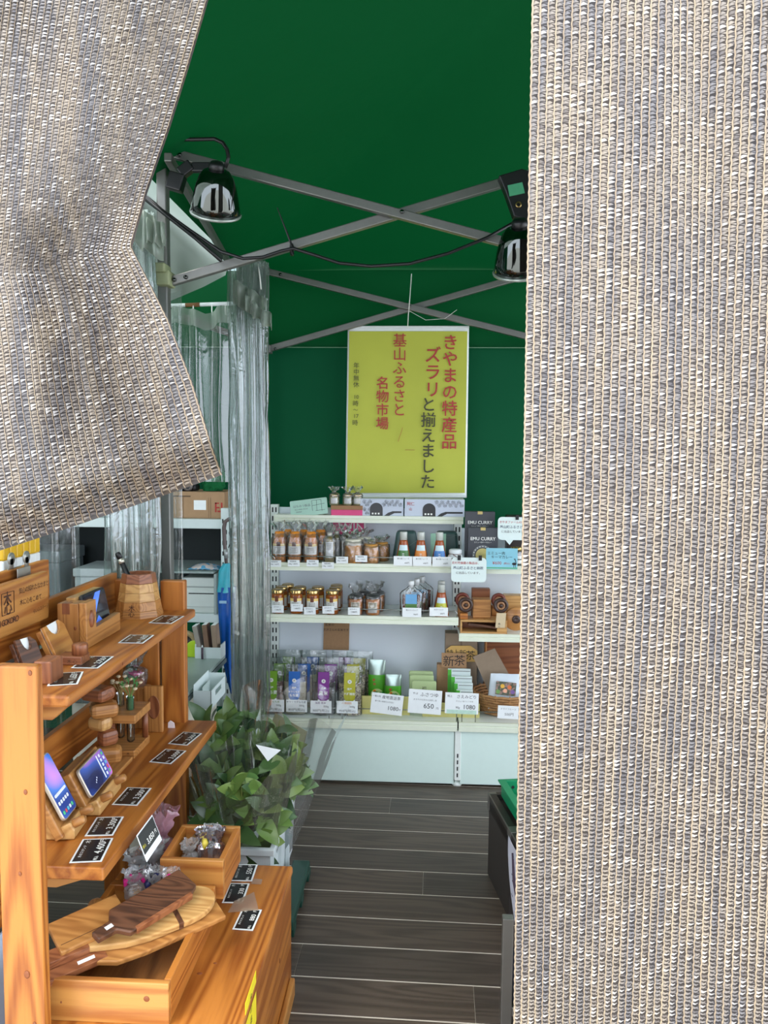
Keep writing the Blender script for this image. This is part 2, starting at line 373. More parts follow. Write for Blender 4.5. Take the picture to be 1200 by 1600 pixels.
for (x, y, Y) in ((628, 331, 2.585), (265, 236, 2.585), (281, 242, 2.585), (272, 437, 2.62), (290, 433, 2.62), (640, 478, 3.78), (438, 429, 3.78), (430, 545, 3.815)):
    q = PY(x, y, Y); B().lathe([(.0, .0), (.007, 0), (.007, .004), (.004, .007), (.0, .008)], 10, T(*q) @ FACE).obj('bolt', CHROME, tf, True)

# ================================================================== SHADE-NET CURTAINS
NET_T = striped('net_tape', (164, 152, 138), (128, 125, 126)); NET_GLINT = striped('net_glint_tape', (212, 203, 191), (180, 177, 176)); NET_C = striped('net_chain', (170, 152, 126), (152, 133, 110))  # brightest tape: specular glints put into the colour of random strands
NET_D = striped('net_dark_tape', (124, 114, 106), (98, 95, 98)); NET_G = striped('net_gap_backing', (86, 76, 68), (70, 66, 67))  # last one: brown yarn sheet, also standing in for the dim interior in gaps
def net(name, S, cols, rows, label, hem=(0, 1)):
    root = B().grid(lambda u, v: S(u, v)+Vector((0, .0055, 0)), cols*2, rows).obj(name, NET_G, smooth=True)
    tag(root, label, 'curtain')
    tp, dk, ch, br = B(), B(), B(), B(); R = random.Random(len(label))
    ly = .0035
    def pt(c, r, h=0): p = S(c/cols, r/rows); return (p.x, p.y-h, p.z)
    for c in range(cols):
        o = .5*(c % 2)+.15*R.random()
        for r in range(rows):
            rr = r+o*.9+R.uniform(-.08, .08)
            if rr+1 > rows: continue
            k = R.random(); tip = R.uniform(.78, 1.0); w0 = R.uniform(.62, .92); dr = R.uniform(.05, .3)
            # bright wedge of tape leaving the left chain, swelling outwards in the middle
            a, b_ = pt(c+.06, rr, ly*.3), pt(c+.06, rr+w0, ly*.3); m1, m2 = pt(c+.42, rr+dr*.5, ly), pt(c+.42, rr+dr*.5+w0*.72, ly*.8)
            e1, e2 = pt(c+tip, rr+dr, ly*.2), pt(c+tip, rr+dr+w0*.2, ly*.2)
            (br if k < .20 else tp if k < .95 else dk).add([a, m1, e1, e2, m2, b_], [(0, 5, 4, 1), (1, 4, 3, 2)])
            if k > .3:
                w1 = R.uniform(.2, .4)
                a, b_ = pt(c+.96, rr+.62, ly*.2), pt(c+.96, rr+.62+w1, ly*.2); e1, e2 = pt(c+.25, rr+.5, .0), pt(c+.25, rr+.62, .0)
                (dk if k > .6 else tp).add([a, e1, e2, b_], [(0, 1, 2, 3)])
    for c in range(cols+1):
        dbl = c in hem
        for r in range(rows):
            z = .05 if r % 2 else -.05; wd = .075 if not dbl else .10
            a, b_, c_, d = pt(c-wd+z, r, ly*.9), pt(c+wd+z, r, ly*1.2), pt(c+wd-z, r+1.05, ly*1.0), pt(c-wd-z, r+1.05, ly*.7)
            if c == 0: pass
            ch.add([a, d, c_, b_], [(0, 1, 2, 3)])
    tp.obj('knit_tape', NET_T, root, kind='stuff'); br.obj('glint_tape', NET_GLINT, root, kind='stuff'); dk.obj('dark_tape', NET_D, root, kind='stuff'); ch.obj('chain_stitch', NET_C, root, kind='stuff')
    return root
def sstep(a, b, x): t = max(0., min(1., (x-a)/(b-a))); return t*t*(3-2*t)
def S_right(u, v):
    z = 2.42-v*2.36; x = .128+u*1.06 + .012*v
    x += .012*noise.noise(Vector((u*3, v*2.5, 4)))*min(1, u*6)
    y = 1.0+.022*sin(u*7.5+.6*v+.4)+.014*noise.noise(Vector((u*5, v*3, 8)))
    g = (u-.155-.26*v*(1-.3*v))       # slanting pull crease near the top
    y += .012*math.exp(-(g/.03)**2)*max(0, 1-v*1.3)
    return Vector((x, y, z))
net('shade_curtain', S_right, 110, 440, 'tall beige knitted shade net curtain hanging straight at the right of the opening', (0, 1, 107))
RB = [(-60, 342), (0, 323), (100, 294), (200, 263), (300, 228), (385, 204), (405, 214), (450, 237), (500, 262), (600, 300), (700, 331), (742, 346)]
def lerp_tab(t, x):
    for (a, b_), (c, d) in zip(t, t[1:]):
        if x <= c: k = (x-a)/(c-a); return b_+(d-b_)*k
    return t[-1][1]
def S_left(u, v):
    yr = -60+v*802
    xr = lerp_tab(RB, yr); yl = -60+v*1012; xl = -330
    waist = math.exp(-((yr-392)/150)**2)
    uu = u+.10*waist*sin(pi*u)*u               # wales crowd towards the gathered edge
    px = xl+(xr-xl)*uu; py = yl+(yr-yl)*(max(0, uu)**1.15)
    px -= 30*sin(pi*u)*sstep(.3, .75, v)*(1-v)*2
    Y = 1.12
    # rolled-back edge above the waist, a deep crease below it and the free flap kicked forward
    Y += (.035*sstep(.90, 1.0, u)-.03*sin(pi*min(1, u*1.1)))*(1-sstep(.44, .56, v))
    cr = .72+.10*v
    lo = sstep(.46, .62, v)
    Y += lo*(.035*math.exp(-((u-cr+.16*(1-v))/.07)**2) - .05*sstep(cr-.03, 1., u))
    Y -= .035*lo*math.exp(-((u-.52)/.16)**2)
    Y += .026*sin(u*15+v*3)*(1-.5*v)+.020*noise.noise(Vector((u*7, v*4, 2)))
    Y += .10*sstep(.90, 1.0, v)**2             # hem curling under
    return PY(px, py, Y)
net('shade_curtain', S_left, 60, 165, 'beige shade net curtain pulled aside at the left, hem lifted above wooden rack', (59, 60, 58))

# ================================================================== CLEAR VINYL CURTAINS
def pleats(name, cx, cy, r, z0, z1, label, n=11, seed=1, ex=1.0, flare=.0, group=None):
    """gathered clear sheet: a bundle with deep vertical folds"""
    t = thing(name, label, 'curtain', (cx, cy, z0), group=group)
    H = z1-z0
    for L, (rr, ph) in enumerate(((1.0, 0), (.62, 1.7))):
        def fn(u, v):
            a = 2*pi*u; z = H*v
            k = 1+.26*sin(n*a+ph+2.0*noise.noise(Vector((v*3, seed, L))))+.16*sin((2*n+1)*a+v*2+ph)
            R_ = r*rr*k*(1+flare*(1-v)+.10*noise.noise(Vector((cos(a)*2, sin(a)*2, v*7+seed))))
            return (R_*cos(a)*ex+.01*noise.noise(Vector((v*4, seed, 7))), R_*sin(a)*.7, z)
        B().grid(fn, 96, 26, True).obj('folded_sheet', VINYL, t, True)
    return t
HDR = film('white_header_tape', tint=(220, 226, 220), veil=.34, gloss=.3, rough=.3, veilcol=(200, 212, 200))
q = PY(389, 470, 3.12)
vt = pleats('vinyl_curtain', q.x, 3.12, .063, .42, 2.26, 'tall clear vinyl curtain gathered into a bundle at the corner left of the white shelves', 9, 3)
def crumple(parent, a, b_, Y, w_, mat, nm='header_tape', loc=None, seed=0, jag=.02):
    p, q = PY(*a, Y)-Vector(loc), PY(*b_, Y)-Vector(loc)
    def fn(u, v):
        s = p.lerp(q, u); e = noise.noise(Vector((u*5, v*2, seed)))
        return s+Vector((0, jag*sin(u*17+seed)+jag*e, -w_*v+.02*e))
    return B().grid(fn, 20, 4).obj(nm, mat, parent, True, solid=.002)
L0 = vt.location
crumple(vt, (362, 432), (418, 468), 3.05, .10, HDR, loc=L0, seed=1)
crumple(vt, (385, 462), (424, 492), 3.02, .06, HDR, loc=L0, seed=5)
B().tube([PY(403, 412, 3.1)-L0, PY(406, 432, 3.08)-L0, PY(408, 452, 3.08)-L0], .003, 6).obj('string', WHT, vt)
B().tube([PY(403, 415, 3.12)-L0, PY(414, 470, 3.3)-L0, PY(398, 486, 3.2)-L0], .003, 6).obj('cord', WHT, vt)
def sheet(name, X0, Y0, X1, Y1, z0, z1, label, folds=9, amp=.03, seed=0, hdr=None):
    t = thing(name, label, 'curtain', (X0, Y0, z0)); D = Vector((X1-X0, Y1-Y0, 0)); nrm = Vector((-D.y, D.x, 0)).normalized()
    def fn(u, v):
        k = noise.noise(Vector((u*3, v*1.2, seed)))
        e = amp*sin(2*pi*folds*u+3*k)*(.5+.6*v)+amp*.6*k
        return D*u+nrm*e+Vector((0, 0, (z1-z0)*v-.015*(v > .99)*abs(sin(pi*folds*u*.5))))
    B().grid(fn, folds*14, 14).obj('folded_sheet', VINYL, t, True)
    if hdr:
        def fh(u, v):
            k = noise.noise(Vector((u*3, 1.2, seed))); e = amp*sin(2*pi*folds*u+3*k)*1.1+amp*.6*k
            return D*u+nrm*(e-.006)+Vector((0, 0, z1-z0+hdr*(v-.9)+.03*abs(sin(pi*folds*.5*u))))
        B().grid(fh, folds*14, 2).obj('header_tape', HDR, t, True)
    return t
a, b_ = PY(258, 495, 3.55), PY(368, 492, 3.55)
sheet('vinyl_curtain', a.x-.25, 3.55, b_.x-.02, 3.5, 1.36, a.z, 'clear vinyl curtain with white header tape on the rod behind the lifted net', 5, .03, 4, .075)
ro = thing('curtain_rod', 'thin white curtain rod with small hooks above the clear vinyl curtain', 'rod', (0, 0, 0))
B().tube([PY(255, 478, 3.56), PY(372, 474, 3.56)], .009, 8).obj('rod', PAPER, ro, True)
B().tube([PY(290, 477, 3.555), PY(312, 476, 3.555)], .0098, 8).obj('rust_patch', plain('rust', (120, 84, 50), .8), ro, True)
for x in (279, 302, 331, 352):
    B().tube([PY(x, 476, 3.55), PY(x, 486, 3.545), PY(x+1, 492, 3.545)], .003, 5).obj('hook', WHT, ro)
q = PY(226, 390, 2.55)
vt = pleats('vinyl_curtain', q.x-.05, 2.53, .060, .62, 2.28, 'clear vinyl bundle hanging behind the waist of the pulled net curtain', 8, 6, 1.2)
L0 = vt.location
crumple(vt, (205, 318), (252, 345), 2.45, .12, HDR, loc=L0, seed=3)
crumple(vt, (228, 340), (258, 350), 2.43, .07, HDR, loc=L0, seed=8)
sheet('vinyl_curtain', -1.36, 2.16, -1.13, 2.48, .55, 1.95, 'rumpled clear vinyl curtain behind the wooden rack, left of the pen holder', 6, .022, 11)
sheet('vinyl_curtain', -1.12, 2.72, -.915, 2.90, .55, 2.1, 'clear vinyl curtain hanging behind the pen holder and the far rack post', 4, .02, 15)

# ================================================================== LAMPS AND CABLES
def clamp_lamp(loc, aim, label, flip=1):
    t = thing('clamp_lamp', label, 'lamp', loc)
    M_ = Vector(aim).to_track_quat('-Z', 'Y').to_matrix().to_4x4()
    prof = [(.024, .13), (.040, .124), (.052, .108), (.062, .082), (.069, .055), (.074, .028), (.079, .0)]
    B().lathe(prof, 32, M_, cap=False).obj('reflector', CHROME, t, True, solid=.002)
    B().lathe([(.074, .0), (.081, .0), (.083, -.004), (.081, -.009), (.074, -.009)], 32, M_, cap=False).obj('rim', plain('pale_rim', (180, 186, 180), .3, .6), t, True)
    B().lathe([(.0, .012), (.02, .014), (.034, .03), (.036, .05), (.024, .08), (.02, .11)], 16, M_, cap=False).obj('bulb', plain('frosted_bulb', (220, 216, 206), .3), t, True)
    B().lathe([(.02, .125), (.024, .13), (.024, .145), (.018, .152), (.0, .154)], 16, M_, cap=False).obj('socket', BLACK, t, True)
    return t
lp = PY(337, 331, 2.52)
t = clamp_lamp(lp, (-.20, .62, -1), 'chrome dome clamp lamp at the left end of the near truss')
for a, b_, w_, h_ in (((337, 262), (300, 262), .022, .03), ((300, 258), (282, 272), .03, .036), ((279, 272), (272, 298), .04, .05)):
    B().bar(PY(*a, 2.53)-lp, PY(*b_, 2.53)-lp, w_, h_).obj('clamp_arm', BLACK, t, bevel=.004)
q = PY(361, 292, 2.50)-lp; B().box(q.x-.009, q.x+.009, q.y, q.y+.002, q.z-.014, q.z+.014).obj('paper_tag', PAPER, t)
cb = B().tube([PY(*p, 2.53) for p in ((210, 222), (250, 216), (300, 218), (335, 217), (348, 223), (355, 234), (357, 246), (352, 262))], .0065, 8)
tag(cb.obj('power_cable', BLACK, None, True), 'black cable running from behind the net to the left clamp lamp', 'cable')
lp = PY(812, 422, 2.42)
t = clamp_lamp(lp, (.10, .62, -1), 'chrome dome clamp lamp half hidden by the right curtain')
def pl(ps, Y): return [PY(*p, Y)-lp for p in ps]
B().slab(pl([(779, 274), (816, 263), (830, 268), (830, 345), (803, 338), (790, 300)], 2.52), (0, .045, 0)).obj('clamp_jaw', BLACK, t, bevel=.004)
B().slab(pl([(793, 290), (816, 285), (820, 302), (796, 307)], 2.519), (0, -.002, 0)).obj('sticker', plain('green_sticker', (70, 150, 110), .5, scale=60), t)
q = PY(810, 320, 2.517)-lp; B().lathe([(.006, 0), (.010, 0), (.010, .004), (.006, .004)], 14, T(*q) @ FACE, cap=False).obj('screw', plain('brass', (150, 130, 80), .3, .8), t, True)
cb = B().tube([PY(*p, 2.56) for p in ((222, 302), (255, 330), (300, 362), (345, 393), (380, 404), (410, 402), (440, 392), (458, 388), (490, 398), (530, 411), (580, 416), (640, 412), (700, 396), (760, 372), (806, 346))], .0055, 8)
tag(cb.obj('power_cable', BLACK, None, True), 'long black cable sagging below the near scissor truss to the right lamp', 'cable')
cb = B().tube([PY(*p, 2.55) for p in ((222, 306), (262, 338), (305, 372), (346, 408))], .006, 8)
tag(cb.obj('power_cable', BLACK, None, True), 'second black cable slanting across the grey tent leg at the left', 'cable')
zt = thing('cable_tie', 'black cable tie on the near truss with its long tail sticking up', 'cable tie', PY(456, 390, 2.6))
B().tube([PY(458, 398, 2.575)-zt.location, PY(454, 378, 2.575)-zt.location, PY(433, 324, 2.56)-zt.location], [.004, .004, .0015], 6).obj('tail', BLACK, zt)
B().lathe([(.017, -.004), (.021, -.004), (.021, .004), (.017, .004)], 14, Matrix.Rotation(pi/2, 4, 'Y'), cap=False).obj('loop', BLACK, zt, True)

# ================================================================== BANNER
po = thing('banner', 'yellow hanging banner with red and dark Japanese lettering on the back wall', 'banner', PY(640, 512, 3.86))
P0 = po.location
def pp(x, y, Y=3.86): return PY(x, y, Y)-P0
def psurf(x0, x1, y0, y1, dy):
    def fn(u, v):
        xl = (x0)-4*(v*(y1-y0)/262); x = xl+(x1-x0)*u-.0*v; y = y0+(y1-y0)*v+(u*.0)
        p = pp(x, y); p.y += .006*noise.noise(Vector((u*4, v*3, 1)))*min(1, 3*v)+dy; return p
    return B().grid(fn, 24, 32)
psurf(543.5, 733, 509, 778, 0).obj('backing', PAPER, po, True, solid=.001)
BY = plain('banner_yellow', (186, 190, 66), .6, var=.05, scale=5)
psurf(546, 730, 518, 770, -.009).obj('printed_field', BY, po, True)
B().tube([pp(544, 511, 3.855), pp(733, 511, 3.855)], .006, 8).obj('top_rod', PAPER, po); B().tube([pp(541, 776, 3.855), pp(729, 776, 3.855)], .006, 8).obj('bottom_rod', PAPER, po)
B().tube([pp(643, 428, 3.80), pp(640, 470, 3.76), pp(638, 492, 3.78), pp(637, 512, 3.84)], .0022, 5).obj('string', WHT, po)
B().tube([pp(640, 486, 3.78), pp(665, 500, 3.78), pp(695, 498, 3.78), pp(714, 484, 3.76)], .0012, 5).obj('string_end', WHT, po)
m = 3.84/1200
def vcol(s, x, y0, y1, size, lean=-.3):
    n = len(s); out = []
    for i, ch in enumerate(s):
        y = y0+(y1-y0)*(i+.5)/n
        if ch != ' ': p = pp(x+lean*((y-600)/26), y, 3.84); out.append((ch, p.x, p.z, size*m))
    return out
MF = T(0, -.018, 0) @ FACE
lettering(vcol('きやまの特産品', 703, 522, 703, 25)+vcol('名物市場', 598, 588, 672, 20.5), MF, RED, po, .010)
DKG = plain('olive_ink', (72, 70, 50), .7, var=0)
lettering(vcol('基山ふるさと', 624, 521, 651, 22), MF, RED, po, .0035)
lettering(vcol('ズラリ', 676, 541, 622, 26), MF, RED, po, .009)
lettering(vcol('と揃えました', 670, 620, 765, 24), MF, DKG, po, .010)
lettering(vcol('年中無休', 556.5, 566, 606, 9.5)+[('10', *(lambda p: (p.x, p.z))(pp(556.5, 620, 3.84)), 8.5*m)]+vcol('時', 556, 625, 636, 9.5)+vcol('〜', 556, 636, 645, 8)+[('17', *(lambda p: (p.x, p.z))(pp(556, 650, 3.84)), 8.5*m)]+vcol('時', 555.5, 655, 666, 9.5), MF, DKG, po, 0)
for a, b_ in (((629, 668), (622, 690)), ((633, 703), (648, 703))):
    B().bar(pp(*a, 3.842), pp(*b_, 3.842), .0015, .003, (0, 1, 0)).obj('printed_dash', RED, po)
# ================================================================== WOODEN DISPLAY RACK (left, along the aisle)
rk = thing('display_rack', 'orange lacquered pine display rack with two stepped shelves at the left of the aisle', 'rack', (-.85, 2.0, 0))
RO = Vector((-.85, 2.0, 0))
def rb(name, x0, x1, y0, y1, z0, z1, ax, mats=PINE, bev=.003, parent=rk, org=RO):
    c = Vector(((x0+x1)/2, (y0+y1)/2, (z0+z1)/2)); h = Vector((x1-x0, y1-y0, z1-z0))/2
    o = B().box(-h.x, h.x, -h.y, h.y, -h.z, h.z).obj(name, mats[ax], parent, bevel=bev); o.location = c-org; return o
KNOT = plain('dark_knot', (128, 70, 34), .5, scale=160, var=.2)
def knot(parent, p, r, n, sq=1.4, nm='knot'):
    """a knot: a small oval plug of darker wood, flush with the board"""
    r *= .62; o = B().lathe([(0, 0), (r, 0), (r*.8, .0006), (0, .0008)], 14, cap=False).obj(nm, KNOT, parent, True)
    o.matrix_local = FR(p, (0, 1, 0) if abs(n[1]) < .5 else (1, 0, 0), n) @ Matrix.Diagonal((1, sq, 1, 1)) ; return o
for (x0, x1, y0, y1, z1) in ((-.790, -.709, 1.361, 1.387, 1.100), (-.95, -.87, 1.361, 1.387, 1.100), (-.852, -.772, 2.450, 2.482, 1.077), (-.935, -.858, 2.450, 2.482, .96), (-1.06, -.98, 2.45, 2.482, 1.077)):
    rb('post', x0, x1, y0, y1, 0, z1, 'Z', bev=.004)
rb('shelf', -1.0, -.745, 1.562, 2.484, .952, .979, 'Y', bev=.006)
rb('shelf', -1.0, -.676, 1.562, 2.480, .571, .602, 'Y', bev=.004)
rb('back_board', -1.022, -1.002, 1.562, 2.47, .985, 1.098, 'Y'); rb('back_board', -1.022, -1.002, 1.562, 2.445, .608, .722, 'Y')
for z1, x1, tip in ((.951, -.80, -.762), (.570, -.80, -.70)):
    b = B().slab([(-.98, 1.60, z1-.04), (x1, 1.60, z1-.04), (tip, 1.60, z1-.006), (tip, 1.60, z1), (-.98, 1.60, z1)], (0, .022, 0))
    o = b.obj('batten', PINE2['X'], rk, bevel=.002); o.location = -RO
for p, r in (((-.735, 1.3605, .86), .006), ((-.742, 1.3605, .50), .009), ((-.75, 1.3605, .70), .005), ((-.73, 1.3605, .40), .006), ((-.72, 1.3605, 1.088), .006)):
    knot(rk, Vector(p)-RO, r, (0, -1, 0))
knot(rk, Vector((-.7445, 1.86, .966))-RO, .005, (1, 0, 0)); knot(rk, Vector((-.72, 2.3, .602))-RO, .007, (0, 0, 1)); knot(rk, Vector((-.80, 2.4495, .52))-RO, .008, (0, -1, 0))

for z_ in (.898, .515): rb('side_rail', -.90, -.855, 1.388, 2.449, z_, z_+.05, 'Y')
# ---- price tags lying on the shelves
TAGB = plain('black_tag', (34, 34, 36), .25, var=0)
def price_tag(px, z, price, label, mark=WHT, lift=.0012, group=None):
    nl, nr, fr, fl_ = [PZ(x, y, z) for x, y in px]
    c = (nl+nr+fr+fl_)/4; u = (fl_+fr-nl-nr)/2; v = (nl+fl_-nr-fr)/2
    W, Hh = u.length, v.length; u.normalize()
    t = thing('price_tag', label, 'price tag', (c.x, c.y, z+lift), group=group)
    R_ = FR((0, 0, 0), u, (0, 0, 1))
    B().box(-W/2, W/2, -Hh/2, Hh/2, 0, .0008, R_).obj('card', PAPER, t)
    m_ = .0045
    B().box(-W/2+m_, W/2-m_, -Hh/2+m_, Hh/2-m_, .0008, .0012, R_).obj('black_face', TAGB, t)
    lettering([(price, W*.08, -Hh*.22, Hh*.34), ('円', W*.40, -Hh*.2, Hh*.2), ('税込', -W*.36, -Hh*.26, Hh*.13)], R_ @ T(0, 0, .0016), mark, t, .012)
    lettering([('木のスタンド', -W*.05, Hh*.28, Hh*.13), ('木', W*.36, Hh*.26, Hh*.2)], R_ @ T(0, 0, .0016), WHT, t, 0)
    return t
ZU, ZL = .979, .602
price_tag([(74,1073),(121,1070),(131.5,1049.6),(84,1054)], ZU, '1,650', 'black price tag nearest the post on the upper rack shelf')
price_tag([(109.5,1045),(154,1045),(178,1026),(137.5,1027)], ZU, '2,750', 'black price tag below the leaning card stand on the upper shelf')
price_tag([(184,1006.5),(224,1005),(242,993),(202,993)], ZU, '1,650', 'black price tag with a curled shiny corner in the middle of the upper shelf')
price_tag([(232,974.5),(268,975),(289,963),(252,963)], ZU, '2,750', 'black price tag in front of the wooden pen holder')
price_tag([(108,1349),(159,1348),(176.5,1311),(130,1312)], ZL, '4,400', 'black price tag reading 4,400 at the near end of the lower shelf')
price_tag([(133,1307),(176,1307),(194.5,1276),(150,1279)], ZL, '3,300', 'black 3,300 price tag touching the 4,400 tag')
price_tag([(175,1259),(214,1259),(238,1232.5),(198,1231)], ZL, '3,300', 'black 3,300 price tag alone in the middle of the lower shelf')
price_tag([(233,1192),(267,1194),(292,1174),(258,1171)], ZL, '3,000', 'black price tag beside the base of the test tube vase')
price_tag([(262.5,1163),(292.5,1165.5),(316,1146.5),(286,1144.5)], ZL, '3,300', 'black price tag at the far corner of the lower shelf')

# ---- engraved sign, clip, yellow packets
sg = thing('wooden_sign', 'engraved wooden sign with brushed tree emblem leaning on the rack back board', 'sign', (-.985, 1.8, 1.062))
SO = sg.location
SGN = lambda x, y, z: Vector((x, y, z))-SO
o = B().box(-.011, .009, -.30, .152, -.003, .122).obj('board', PINE2['Y'], sg, bevel=.004)
MS = FR((.0098, 0, 0), (0, 1, 0), (1, 0, 0))
def sgpos(px, py): p = PX(px, py, -.975)-SO; return p.y, p.z
BURN = plain('burnt_mark', (72, 40, 22), .7, var=0)
def line_on(s, a, b_, n, sz): return [(ch, *[(sgpos(*a)[k]*(1-(i+.5)/n)+sgpos(*b_)[k]*(i+.5)/n) for k in (0, 1)], sz) for i, ch in enumerate(s)]
lettering(line_on('気心の知れたなかまと', (30, 924), (76, 910), 10, .0165)+line_on('木に心をこめて…', (31, 942), (70, 930), 8, .0165)+line_on('らいふステージ', (52, 956), (76, 945), 7, .0125), MS, BURN, sg, 0)
lettering([('木', *sgpos(12, 936), .036), ('心', *sgpos(13, 950), .036)], MS, BURN, sg, .02)
lettering(line_on('KIGOKORO', (-6, 978), (29, 965), 8, .021), MS, BURN, sg, .012)
fb = B(); fy = [sgpos(2.5, 929), sgpos(22, 923), sgpos(22.5, 956), sgpos(3.5, 963)]
for i in range(4):
    a, b_ = fy[i], fy[(i+1) % 4]; fb.bar((.0096, a[0], a[1]), (.0096, b_[0], b_[1]), .0012, .0014, (1, 0, 0))
fb.obj('emblem_frame', BURN, sg)
bk = B().box(-.018, 0, -.34, .25, 0, .200); o = bk.obj('notice_board', PINE['Y'], None, bevel=.003); o.location = (-1.022, 1.80, 1.0); tag(o, 'plain pine board behind the engraved sign, gripped by a bulldog clip', 'board')
ck = thing('bulldog_clip', 'grey metal bulldog clip on the top edge of the pine board', 'clip', PX(30, 890, -1.018))
for s in (-1, 1):
    B().box(.012*s-.001, .012*s+.001, -.032, .032, -.024, .006).obj('jaw', plain('grey_metal', (164, 164, 156), .35, .6), ck, bevel=.0008)
    lb = B().lathe([(0, -.0015), (.016, -.0015), (.016, .0015), (0, .0015)], 16, T(.010*s, .018*s, .030) @ Matrix.Rotation(pi/2, 4, 'Y'), cap=False)
    lb.box(.010*s-.0015, .010*s+.0015, .018*s-.008, .018*s+.008, .004, .03); lb.obj('finger_loop', plain('grey_metal', (164, 164, 156), .35, .6), ck, True)
sc = thing('storage_cabinet', 'low grey cabinet behind the pine rack carrying yellow packets', 'cabinet', (-1.32, 1.9, 0))
B().box(-.24, .24, -.5, .2, 0, 1.14).obj('body', plain('grey_laminate', (112, 118, 118), .5), sc, bevel=.004); B().box(-.25, .25, -.51, .21, 1.14, 1.165).obj('top', plain('grey_laminate', (112, 118, 118), .5), sc, bevel=.004)
for i, (px, hh) in enumerate(((4, .16), (15, .168), (25, .172), (35, .176), (45, .178), (53, .18))):
    p = PX(px, 880, -1.13)
    t = thing('yellow_packet', ['yellow packet at the left end of the row behind the bulldog clip', 'second yellow packet of the row, left of the bulldog clip', 'third yellow packet of the row, behind the left clip loop', 'yellow packet behind the right loop of the bulldog clip', 'yellow packet just right of the bulldog clip', 'yellow packet at the right end of the row by the vinyl'][i], 'packet', (-1.13, p.y, 1.165), group='yellow packets behind the sign')
    B().box(-.012, .012, -.016, .016, 0, .036).obj('white_base', PAPER, t, bevel=.004); B().box(-.0125, .0125, -.0165, .0165, .036, hh-.03).obj('yellow_sleeve', plain('packet_yellow', (226, 178, 20), .35), t, bevel=.005)

# ---- upper shelf goods
def tilted(name, label, cat, P, u, w):
    """a thing whose local x runs along u, local y up its leaning face w, local z out of the face"""
    u = Vector(u).normalized(); w = Vector(w).normalized(); n = u.cross(w)
    t = thing(name, label, cat, P); t.rotation_euler = Matrix((u, w, n)).transposed().to_euler(); return t
def card_stand(P, u, wd, ht, mats, label, notch, nd):
    t = tilted('card_stand', label, 'card stand', P, u, Vector((-.40, 0, .92)))
    pts = [(0, 0), (wd, 0), (wd, ht*.82)]
    n0, n1 = notch
    for k in range(9): a = pi*k/8; pts.append(((n1+n0)/2*wd+(n1-n0)/2*wd*cos(a), ht-(nd*sin(a))-ht*.0*k))
    pts += [(0, ht)]
    B().slab([(x, y, 0) for x, y in pts], (0, 0, .008)).obj('front_plate', mats['X'], t, bevel=.0015)
    B().box(0, wd, 0, ht*.93, -.016, -.003).obj('back_plate', mats['X'], t, bevel=.002)
    B().box(.006, wd-.006, ht*.2, ht*.99, -.0028, -.0005).obj('card', PAPER, t)
    return t
Pb = PZ(87, 1034, .989); u_b = PZ(121, 1011, .989)-Pb
card_stand(Pb, u_b, .112, .088, PINE2, 'tilted wooden card stand holding a white card beside the reddish block', (.18, .82), .03)
t = thing('wooden_block', 'small reddish block with rounded peg in front of the tilted card stand', 'block', PZ(106, 1039, .979))
B().box(-.036, .036, -.005, .045, 0, .022).obj('base', CHERRY['X'], t, bevel=.003)
B().lathe([(.0, .022), (.019, .022), (.019, .046), (.017, .049), (0, .0495)], 18, T(.022, .02, 0), cap=False).obj('peg', CHERRY['Z'], t, True)
q = PZ(104, 1039, .979); pf = lettering([('木', .012, -.002, .012), ('心', .026, -.002, .012)], T(-.006, -.0056, .012) @ FACE, BURN, t, 0)
Pa = PZ(38, 1052, .99); card_stand(Pa, Vector((.25, 1, 0)), .060, .078, WALNUT, 'small dark card stand with a white slip behind the near post', (.25, .75), .03)
q = PZ(63, 1072, .979)
o = B().box(-.02, .02, 0, .06, 0, .052).obj('wooden_block', CHERRY['Z'], None, bevel=.003); o.location = (q.x, q.y+.01, .979); tag(o, 'plain reddish block standing right behind the near post', 'block')
# L-shaped phone stand with a dark glass phone
fo = PZ(136, 1014.5, .979)
fs = thing('phone_stand', 'light hardwood L-shaped phone stand with round button on the upper shelf', 'stand', fo)
D = .078; Lh, Lw = .122, .225
B().slab([(0, 0, 0), (0, Lw, 0), (0, Lw, .052), (0, .062, .045), (0, .062, Lh), (0, 0, Lh)], (-.020, 0, 0)).obj('front_plate', OAK['Y'], fs, bevel=.002)
B().box(-D, -.021, 0, .05, 0, Lh-.002).obj('end_block', OAK['Z'], fs, bevel=.002)
B().box(-D, -.052, .051, Lw-.004, 0, Lh+.004).obj('back_plate', MAPLE['Y'], fs, bevel=.002)
B().box(-.052, -.021, .051, Lw-.004, 0, .03).obj('ledge', OAK['Y'], fs)
B().box(-.064, -.044, -.0012, .02, Lh-.03, Lh-.001).obj('inlay', CHERRY['Z'], fs)
B().lathe([(.0, .006), (.010, .0055), (.016, .003), (.017, 0)], 20, FR((0, .030, .075), (0, 1, 0), (1, 0, 0)) @ Matrix.Diagonal((.8, 1.4, 1, 1)), cap=False).obj('button', CHERRY['X'], fs, True)
knot(fs, (-.03, -.0006, .055), .006, (0, -1, 0))
ph = tilted('smartphone', 'dark glass phone with blue reflections resting in the L-shaped stand', 'phone', fo+Vector((-.033, .068, .031)), (0, 1, 0), (-.20, 0, .98))
def rr(w_, h_, r, n=5):
    out = []
    for cx, cy, a0 in ((w_-r, r, -pi/2), (w_-r, h_-r, 0), (r, h_-r, pi/2), (r, r, pi)):
        for k in range(n+1): a = a0+pi/2*k/n; out.append((cx+r*cos(a), cy+r*sin(a)))
    return out
B().slab([(x, y, 0) for x, y in rr(.15, .098, .012)], (0, 0, .009)).obj('body', BLACK, ph, bevel=.002)
DG = plain('dark_glass', (30, 36, 48), .05, var=0); BL = screen('phone_blue_reflection', (70, 110, 210), (96, 140, 230), (60, 96, 200))  # blue: reflections on the glass, put in as faintly glowing colour
